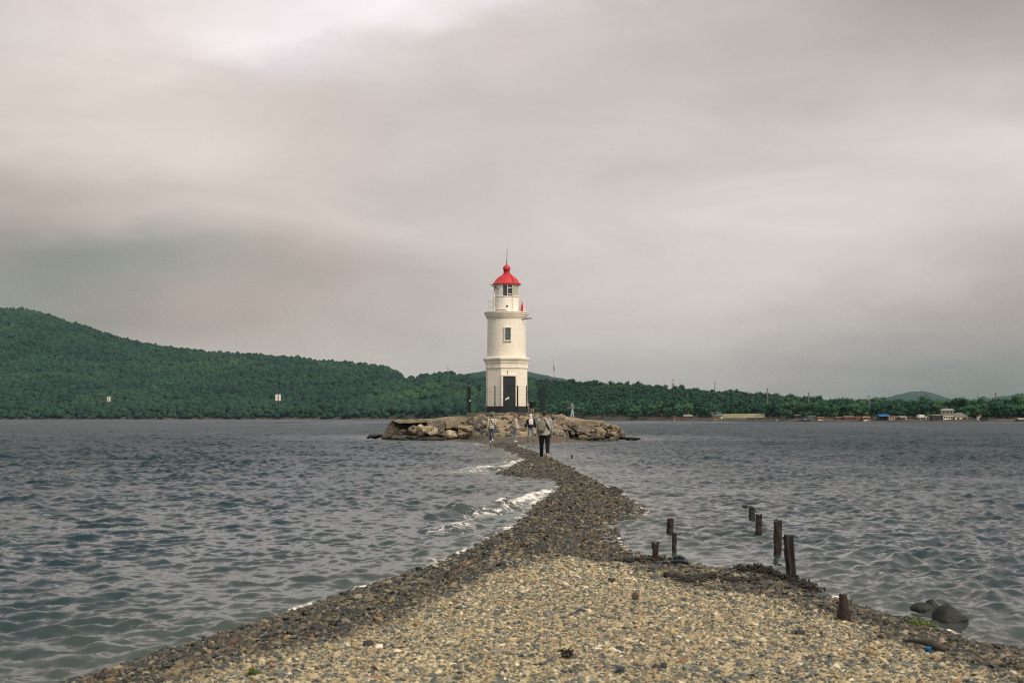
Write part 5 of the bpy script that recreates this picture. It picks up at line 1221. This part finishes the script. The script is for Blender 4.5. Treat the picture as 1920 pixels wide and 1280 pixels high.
def person(px, ybase, ground, h, head_deg, label, top_m, leg_m, hair_m, shoe_m, legs=((0, 0), (0, 0)), arms=((0, 8, 10), (0, 8, 10)), stance=0.09, bulk=1.0, hair='short', head_pitch=0, depth=None, hem=0.86, foot_pitch=(0, 0), legbulk=1.0, elbow_out=None, hat=None, shoe_m2=None, head_turn=0.0, skin_only=False):
    """legs: (thigh forward, knee bend) left, right; arms: (forward swing, out, elbow bend)"""
    if depth is None: x, d = gp(px, ybase, ground)
    else: d = depth; x = (px - 960) / F * d
    s = h / 1.75
    P = {}
    for i, sg in ((0, -1), (1, 1)):
        hip = Vector((sg * 0.085 * bulk, 0, 0.92)); a, k = R(legs[i][0]), R(legs[i][1]); sp = math.atan((stance - 0.085) / 0.84) * sg
        kn = hip + Vector((math.sin(sp), math.sin(a), -math.cos(a))).normalized() * 0.43; an = kn + Vector((math.sin(sp), math.sin(a - k), -math.cos(a - k))).normalized() * 0.41
        P[i] = (hip, kn, an)
    drop = min(P[0][2].z, P[1][2].z) - 0.075
    root = thing('person', (x, d, ground), label, 'person', None, R(-head_deg)); root.scale = (s, s, s)
    L = lambda v: Vector((v[0], v[1], v[2] - drop))
    for i in P: P[i] = tuple(L(v) for v in P[i])
    sh = [L((sg * 0.168 * bulk, 0, 1.405)) for sg in (-1, 1)]; A = {}
    for i, sg in ((0, -1), (1, 1)):
        f, o_, e = [R(q) for q in arms[i]]
        u = Vector((sg * math.sin(o_), math.sin(f) * math.cos(o_), -math.cos(f) * math.cos(o_)))
        el_ = sh[i] + u * 0.29
        if elbow_out and elbow_out[i]: w_ = L((sg * 0.16, 0.06, 1.04)); v = (w_ - el_).normalized()
        else: v = Vector((sg * math.sin(o_) * 0.4, math.sin(f + e), -math.cos(f + e))).normalized()
        wr_ = el_ + v * 0.25; A[i] = (sh[i], el_, wr_, v)
    # --- body: one welded surface
    hc = L((0, 0.02, 1.635)); pieces = []
    pieces.append(ring_tube([L((0, 0, 0.88)), L((0, 0, 0.98)), L((0, 0, 1.1)), L((0, 0, 1.3)), L((0, 0, 1.42)), L((0, 0, 1.47))], [.13, .14, .125, .15, .145, .06], [.085, .09, .085, .1, .085, .055]))
    pieces.append(ring_tube([L((0, -0.01, 1.42)), L((0, 0.0, 1.50)), L((0, 0.01, 1.58))], [.062, .054, .056]))
    pieces.append(ring_tube([hc + Vector((0, .035, -.118)), hc + Vector((0, .03, -.10)), hc + Vector((0, .02, -.06)), hc, hc + Vector((0, -.005, .06)), hc + Vector((0, -.01, .10)), hc + Vector((0, -.01, .118))], [.02, .045, .064, .074, .072, .05, .015], [.03, .055, .078, .094, .09, .062, .02]))
    fw = Vector((math.sin(R(head_turn)), math.cos(R(head_turn)), 0)); rt = Vector((fw.y, -fw.x, 0))
    pieces.append(ring_tube([hc + fw * .088 + Vector((0, 0, .012)), hc + fw * .112 + Vector((0, 0, -.026)), hc + fw * .09 + Vector((0, 0, -.036))], [.009, .017, .012]))
    pieces.append(ball(hc + fw * .086 + Vector((0, 0, -.066)), .016, (1.3, .8, .5)))
    for sg in (-1, 1): pieces.append(ball(hc + rt * sg * .077, .026, (.45, .8, 1.15)))
    for i in (0, 1):
        hp, kn, an = P[i]; pieces.append(ring_tube([hp, hp.lerp(kn, .5), kn, kn.lerp(an, .35), an], [.085, .068, .052, .054, .038]))
        a = A[i]; pieces.append(ring_tube([a[0], a[0].lerp(a[1], .5), a[1], a[1].lerp(a[2], .4), a[2]], [.05, .044, .038, .036, .026]))
        v = a[3]; sd_ = Vector((0, 1, 0)) - v * v.y; sd_ = sd_.normalized() if sd_.length > 0.2 else Vector((1, 0, 0)); nrm = v.cross(sd_).normalized(); w = a[2]
        pieces.append(ring_tube([w, w + v * .045, w + v * .09], [.024, .034, .032], [.02, .024, .02], 10))
        inw = nrm * (-1 if (nrm.x > 0) == (i == 1) else 1)
        for q, ln in enumerate((.068, .078, .074, .058)):
            b0 = w + v * .082 + sd_ * (.030 - .020 * q); pieces.append(ring_tube([b0, b0 + v * ln * .5 + inw * .006, b0 + v * ln * .85 + inw * .026], [.0095, .009, .007], None, 8))
        t0 = w + v * .03 + sd_ * .026; pieces.append(ring_tube([t0, t0 + v * .03 + sd_ * .022, t0 + v * .062 + sd_ * .022 + inw * .012], [.012, .011, .008], None, 8))
    fuse('body', pieces, M_skin, root, 0.0095, 2)
    for sg in (-1, 1):
        me = bpy.data.meshes.new('eye'); v, f = ball(hc + fw * .086 + rt * sg * .032 + Vector((0, 0, .012)), .010); me.from_pydata(v, [], f); me.materials.append(M_eye); o = bpy.data.objects.new('eye', me); C.objects.link(o); o.parent = root
    # --- clothes
    tp = [ring_tube([L((0, 0, hem)), L((0, 0, hem + .05)), L((0, 0, 1.02)), L((0, 0.0, 1.16)), L((0, 0, 1.30)), L((0, 0, 1.40)), L((0, 0, 1.455)), L((0, 0.0, 1.49))], [.165 * bulk, .176 * bulk, .172 * bulk, .172 * bulk, .182 * bulk, .165 * bulk, .105, .07], [.12 * bulk, .13 * bulk, .125 * bulk, .12 * bulk, .128 * bulk, .105, .08, .066])]
    for i in (0, 1):
        a = A[i]; tp.append(ring_tube([a[0].lerp(Vector((0, 0, a[0].z)), .25), a[0], a[0].lerp(a[1], .5), a[1], a[1].lerp(a[2], .5), a[1].lerp(a[2], .97)], [.068 * bulk, .068 * bulk, .064 * bulk, .058 * bulk, .053 * bulk, .044 * bulk]))
    fuse('jacket', tp, top_m, root, 0.014, 3)
    lg = [ring_tube([L((0, 0, 0.84)), L((0, 0, 0.90)), L((0, 0, 0.97)), L((0, 0, 1.03))], [.13 * legbulk, .155 * legbulk, .155 * legbulk, .14 * legbulk], [.09, .115 * legbulk, .115 * legbulk, .10])]
    for i in (0, 1):
        hp, kn, an = P[i]; lg.append(ring_tube([hp + Vector((0, 0, .03)), hp.lerp(kn, .35), kn, kn.lerp(an, .35), kn.lerp(an, .95)], [.095 * legbulk, .090 * legbulk, .066 * legbulk, .066 * legbulk, .052 * legbulk]))
    fuse('trousers', lg, leg_m, root, 0.014, 3)
    for i in (0, 1):
        hp, kn, an = P[i]; fp = R(foot_pitch[i]); f = Vector((0.15 * (1 if i else -1), math.cos(fp), -math.sin(fp))).normalized(); u = Vector((0, math.sin(fp), math.cos(fp)))
        base = an - u * .045
        pc = [ring_tube([base - f * .065, base - f * .03, base + f * .05, base + f * .13, base + f * .185], [.03, .042, .046, .05, .03], [.028, .04, .038, .03, .02]), ring_tube([an + (kn - an).normalized() * .05, an - u * .03], [.046, .044])]
        fuse('shoe', pc, (shoe_m2 if (shoe_m2 and i == 1) else shoe_m), root, 0.011, 1)
    bk = -fw
    if hair == 'short': hp_ = [ball(hc + bk * .022 + Vector((0, 0, .045)), .094, (.92, 1.05, .92)), ball(hc + bk * .055 + Vector((0, 0, -.01)), .062, (1.15, .8, 1.1)), ball(hc + fw * .05 + Vector((0, 0, .085)), .045, (1.4, 1, .8))]
    elif hair == 'bun': hp_ = [ball(hc + bk * .022 + Vector((0, 0, .042)), .090, (.92, 1.05, .92)), ball(hc + bk * .06 + Vector((0, 0, -.015)), .055, (1.15, .8, 1.1)), ball(hc + bk * .085 + Vector((0, 0, .085)), .042)]
    elif hair == 'hood': hp_ = [ball(hc + bk * .012 + Vector((0, 0, .02)), .118, (.95, 1.02, 1.08)), ball(hc + bk * .05 + Vector((0, 0, -.10)), .085, (1.25, .8, .9))]
    else: hp_ = [ball(hc + bk * .02 + Vector((0, 0, .04)), .092, (.92, 1.04, .9))]
    fuse('hood' if hair == 'hood' else 'hair', hp_, hair_m, root, 0.011, 2)
    if hat:
        fuse('cap', [ball(hc + Vector((0, 0, .06)), .098, (.95, 1.05, .75)), ring_tube([hc + fw * .04 + Vector((0, 0, .055)), hc + fw * .12 + Vector((0, 0, .052)), hc + fw * .165 + Vector((0, 0, .042))], [.07, .066, .03], [.012, .010, .008])], hat, root, 0.010, 1)
    root['shoulder'] = 1.43 - drop
    return root, drop, A, P
M_hair = mat('dark_hair', (0.018, 0.013, 0.010), (0.035, 0.024, 0.018), scale=20, rough=0.5); M_bhair = mat('brown_hair', (0.11, 0.055, 0.028), (0.16, 0.09, 0.045), scale=20, rough=0.55)
M_sole = mat('pale_shoe', (0.60, 0.54, 0.44), (0.5, 0.44, 0.36), scale=10, rough=0.7); M_redsh = mat('red_shoe', (0.28, 0.05, 0.035), (0.2, 0.04, 0.03), scale=10, rough=0.7); M_blksh = mat('black_shoe', (0.02, 0.02, 0.022), (0.03, 0.03, 0.03), scale=10, rough=0.6); M_whsh = mat('white_shoe', (0.75, 0.74, 0.70), (0.62, 0.6, 0.56), scale=10, rough=0.6)

# walking man with the backpack
man, drop, A, P = person(1021, 860, 0.17, 1.80, 2, 'person in a grey sweatshirt and black trousers walking away along the spit', fabric('grey_sweatshirt', (0.36, 0.36, 0.35)), fabric('black_trousers', (0.010, 0.011, 0.016), rough=0.95), M_hair, M_blksh,
    legs=((10, 4), (-16, 26)), arms=((-8, 6, 12), (14, 7, 18)), bulk=1.20, hair='short', hem=0.86, foot_pitch=(0, 52), legbulk=1.12, shoe_m2=M_redsh, stance=0.10)
an = P[1][2]; me_ = MB()
fp = R(52); f_ = Vector((0.15, math.cos(fp), -math.sin(fp))).normalized(); u_ = Vector((0, math.sin(fp), math.cos(fp)))
v, f = ring_tube([an - u_ * .09 - f_ * .07, an - u_ * .09 - f_ * .02, an - u_ * .085 + f_ * .12, an - u_ * .075 + f_ * .19], [.03, .044, .05, .03], [.012, .014, .014, .01])
m_ = bpy.data.meshes.new('shoe_sole'); m_.from_pydata(v, [], f); m_.materials.append(M_sole); o = bpy.data.objects.new('shoe_sole', m_); C.objects.link(o); o.parent = man
def attach_world(rootp, pieces, name, m, label, cat, vox=0.014, it=4, parts=()):
    """a worn thing: top level, standing where its wearer carries it"""
    e = thing(name, rootp.location, label, cat, None, rootp.rotation_euler.z); e.scale = rootp.scale
    fuse('bag', pieces, m, e, vox, it)
    for pn, pp, pm in parts: fuse(pn, pp, pm, e, 0.010, 1)
    return e
Lz = lambda x, y, z: Vector((x, y, z - drop))
M_olive = fabric('olive_grey_canvas', (0.19, 0.18, 0.155), (0.145, 0.135, 0.115)); M_strap = fabric('black_strap', (0.02, 0.02, 0.022))
bag = [ring_tube([Lz(-.13, -.20, .99), Lz(-.13, -.215, 1.05), Lz(-.11, -.22, 1.2), Lz(-.09, -.21, 1.34), Lz(-.07, -.19, 1.42)], [.09, .155, .165, .145, .07], [.05, .095, .10, .085, .045])]
attach_world(man, bag, 'backpack', M_olive, 'olive grey backpack slung on the left of the walking man', 'backpack', parts=[
    ('strap', [ring_tube([Lz(-.03, -.17, 1.45), Lz(.02, -.15, 1.38), Lz(.10, -.165, 1.22), Lz(.19, -.12, 1.06)], [.030, .034, .034, .028], [.012, .012, .012, .012])], M_strap),
    ('handle', [ring_tube([Lz(-.12, -.2, 1.42), Lz(-.09, -.2, 1.475), Lz(-.04, -.19, 1.43)], [.012, .012, .012])], M_strap),
    ('pocket', [ring_tube([Lz(-.14, -.30, 1.02), Lz(-.14, -.315, 1.08), Lz(-.13, -.31, 1.2)], [.07, .10, .08], [.02, .03, .02])], M_olive)])
# man in the checked shirt
def plaid():
    m, nt, b = pbsdf('checked_flannel'); pos = nn(nt, 'ShaderNodeTexCoord').outputs['Object']; sp = nn(nt, 'ShaderNodeSeparateXYZ', i0=pos)
    def band(sock, fr):
        return math_n(nt, 'GREATER_THAN', math_n(nt, 'SINE', math_n(nt, 'MULTIPLY', sock, fr)), 0.15)
    a, c = band(sp.outputs[0], 48.0), band(sp.outputs[2], 48.0); s = math_n(nt, 'MULTIPLY', math_n(nt, 'ADD', a, c), 0.5)
    nt.links.new(mixc(nt, s, (0.66, 0.61, 0.52, 1), (0.05, 0.05, 0.055, 1)), b.inputs['Base Color']); b.inputs['Roughness'].default_value = 0.9; return m
M_jeans = fabric('blue_jeans', (0.035, 0.060, 0.095), (0.055, 0.085, 0.125)); M_ljeans = fabric('pale_blue_jeans', (0.16, 0.23, 0.30), (0.11, 0.17, 0.23))
def pdep(y, g=0.2): return gp(960, y, g)[1]
chk, drop, A, P = person(922, 829, 0.2, 1.73, 6, 'person in a checked shirt and blue jeans walking towards the rubble', plaid(), M_jeans, M_hair, M_whsh, legs=((8, 3), (-12, 26)), arms=((-6, 14, 8), (10, 12, 10)), bulk=1.06, foot_pitch=(0, 40), hem=0.84)
attach_world(chk, [ring_tube([Lz(.17, .06, .98), Lz(.20, .04, 1.06), Lz(.20, .04, 1.12)], [.04, .05, .03], [.08, .10, .06])], 'shoulder_bag', M_strap, 'small black bag on a cross strap of the checked shirt wearer', 'bag', parts=[
    ('strap', [ring_tube([Lz(-.10, -.07, 1.46), Lz(-.04, -.135, 1.36), Lz(.07, -.145, 1.2), Lz(.17, -.10, 1.08)], [.022] * 4, [.010] * 4)], M_strap)])
# woman in cream
person(966.5, 828.5, 0.2, 1.71, 60, 'person with hair in a bun, cream sweater and pale jeans standing sideways', fabric('cream_sweater', (0.62, 0.55, 0.45)), M_ljeans, M_bhair, M_sole, legs=((4, 2), (-3, 4)), arms=((4, 7, 6), (-4, 7, 6)), bulk=0.86, hair='bun', hem=0.92, legbulk=0.86, stance=0.07)
# hooded figure with the white backpack
M_wpack = fabric('white_backpack_cloth', (0.70, 0.66, 0.64), (0.55, 0.5, 0.5)); M_navy = fabric('navy_jacket', (0.016, 0.022, 0.036)); M_mjeans = fabric('faded_jeans', (0.06, 0.085, 0.12), (0.22, 0.24, 0.26), scale=9)
hd, drop, A, P = person(995, 828, 0.2, 1.74, -4, 'person in a white hood and navy jacket standing with legs apart', M_navy, M_mjeans, M_wpack, M_blksh, legs=((3, 2), (-6, 6)), arms=((0, 20, 16), (0, 20, 16)), bulk=1.04, hair='hood', stance=0.15, hem=0.88)
attach_world(hd, [ring_tube([Lz(0, -.18, 1.06), Lz(0, -.20, 1.12), Lz(0, -.205, 1.26), Lz(0, -.19, 1.40), Lz(0, -.17, 1.46)], [.08, .14, .15, .13, .07], [.04, .08, .085, .07, .04])], 'backpack', M_wpack, 'white backpack on the back of the hooded person', 'backpack', parts=[
    ('strap', [ring_tube([Lz(sg * .10, -.10, 1.44), Lz(sg * .13, 0.0, 1.475), Lz(sg * .13, .11, 1.38), Lz(sg * .13, .13, 1.2)], [.028] * 4, [.012] * 4)], M_wpack) for sg in (-1, 1)])
# dark figure behind the fence
gE = zisl(1.75, 121.0)
person(998, 0, gE, EYE + (HOR - 747) / F * 121 - gE, 8, 'person in a black jacket with a hand on the hip behind the fence', fabric('black_jacket', (0.012, 0.013, 0.015)), fabric('light_shorts', (0.30, 0.24, 0.18)), M_hair, M_blksh, arms=((0, 10, 8), (-12, 42, 70)), elbow_out=(False, True), depth=121.0, bulk=1.1, hem=0.82)
gW = zisl(1.36, 121.4)
person(989.2, 0, gW, EYE + (HOR - 752) / F * 121.4 - gW, 20, 'person in white mostly hidden behind the corner of the lighthouse', fabric('white_shirt', (0.68, 0.66, 0.62)), fabric('white_trousers', (0.66, 0.62, 0.56)), M_bhair, M_whsh, depth=121.4, bulk=0.9)
# man with the phone on the right slope
gF = zisl(5.4, 128.0)
ph, drop, A, P = person(1073, 0, gF, EYE + (HOR - 752) / F * 128 - gF, -78, 'person in a dark cap and blue grey shirt holding a phone on the islet', fabric('blue_grey_shirt', (0.17, 0.22, 0.31)), fabric('grey_jeans', (0.36, 0.42, 0.48)), M_hair, M_sole, legs=((11, 4), (-10, 3)), arms=((30, 6, 52), (36, 6, 44)), depth=128.0, bulk=0.95, hat=M_blksh, hem=0.88)
e = thing('phone', ph.location, 'dark phone held out by the man in the cap', 'phone', None, ph.rotation_euler.z); e.scale = ph.scale
hnd = (A[0][2] + A[1][2]) / 2 + (A[0][3] + A[1][3]) / 2 * 0.13
m_ = bpy.data.meshes.new('phone_body'); bm = bmesh.new(); bmesh.ops.create_cube(bm, size=1.0)
for v in bm.verts: v.co = Vector((v.co.x * 0.15, v.co.y * 0.012, v.co.z * 0.08)) + hnd
bmesh.ops.bevel(bm, geom=list(bm.edges), offset=0.004, segments=2, affect='EDGES'); bm.to_mesh(m_); bm.free(); m_.materials.append(M_steel); o = bpy.data.objects.new('phone_body', m_); C.objects.link(o); o.parent = e

# ---- thin sea haze between the camera and the hills
mb = MB(); mb.box((0, 2600, 108), (7000, 6400, 222)); hz = mb.build('haze', bpy.data.materials.new('sea_haze'))
hm = hz.data.materials[0]; hm.use_nodes = True; ht = hm.node_tree; ht.nodes.clear()
pv = nn(ht, 'ShaderNodeVolumePrincipled', Color=(0.42, 0.66, 0.74, 1), Density=0.00005, Anisotropy=0.2)
nn(ht, 'ShaderNodeOutputMaterial', Volume=pv.outputs[0])
tag(hz, 'pale haze over the sea and the far hills', 'haze', kind='stuff')
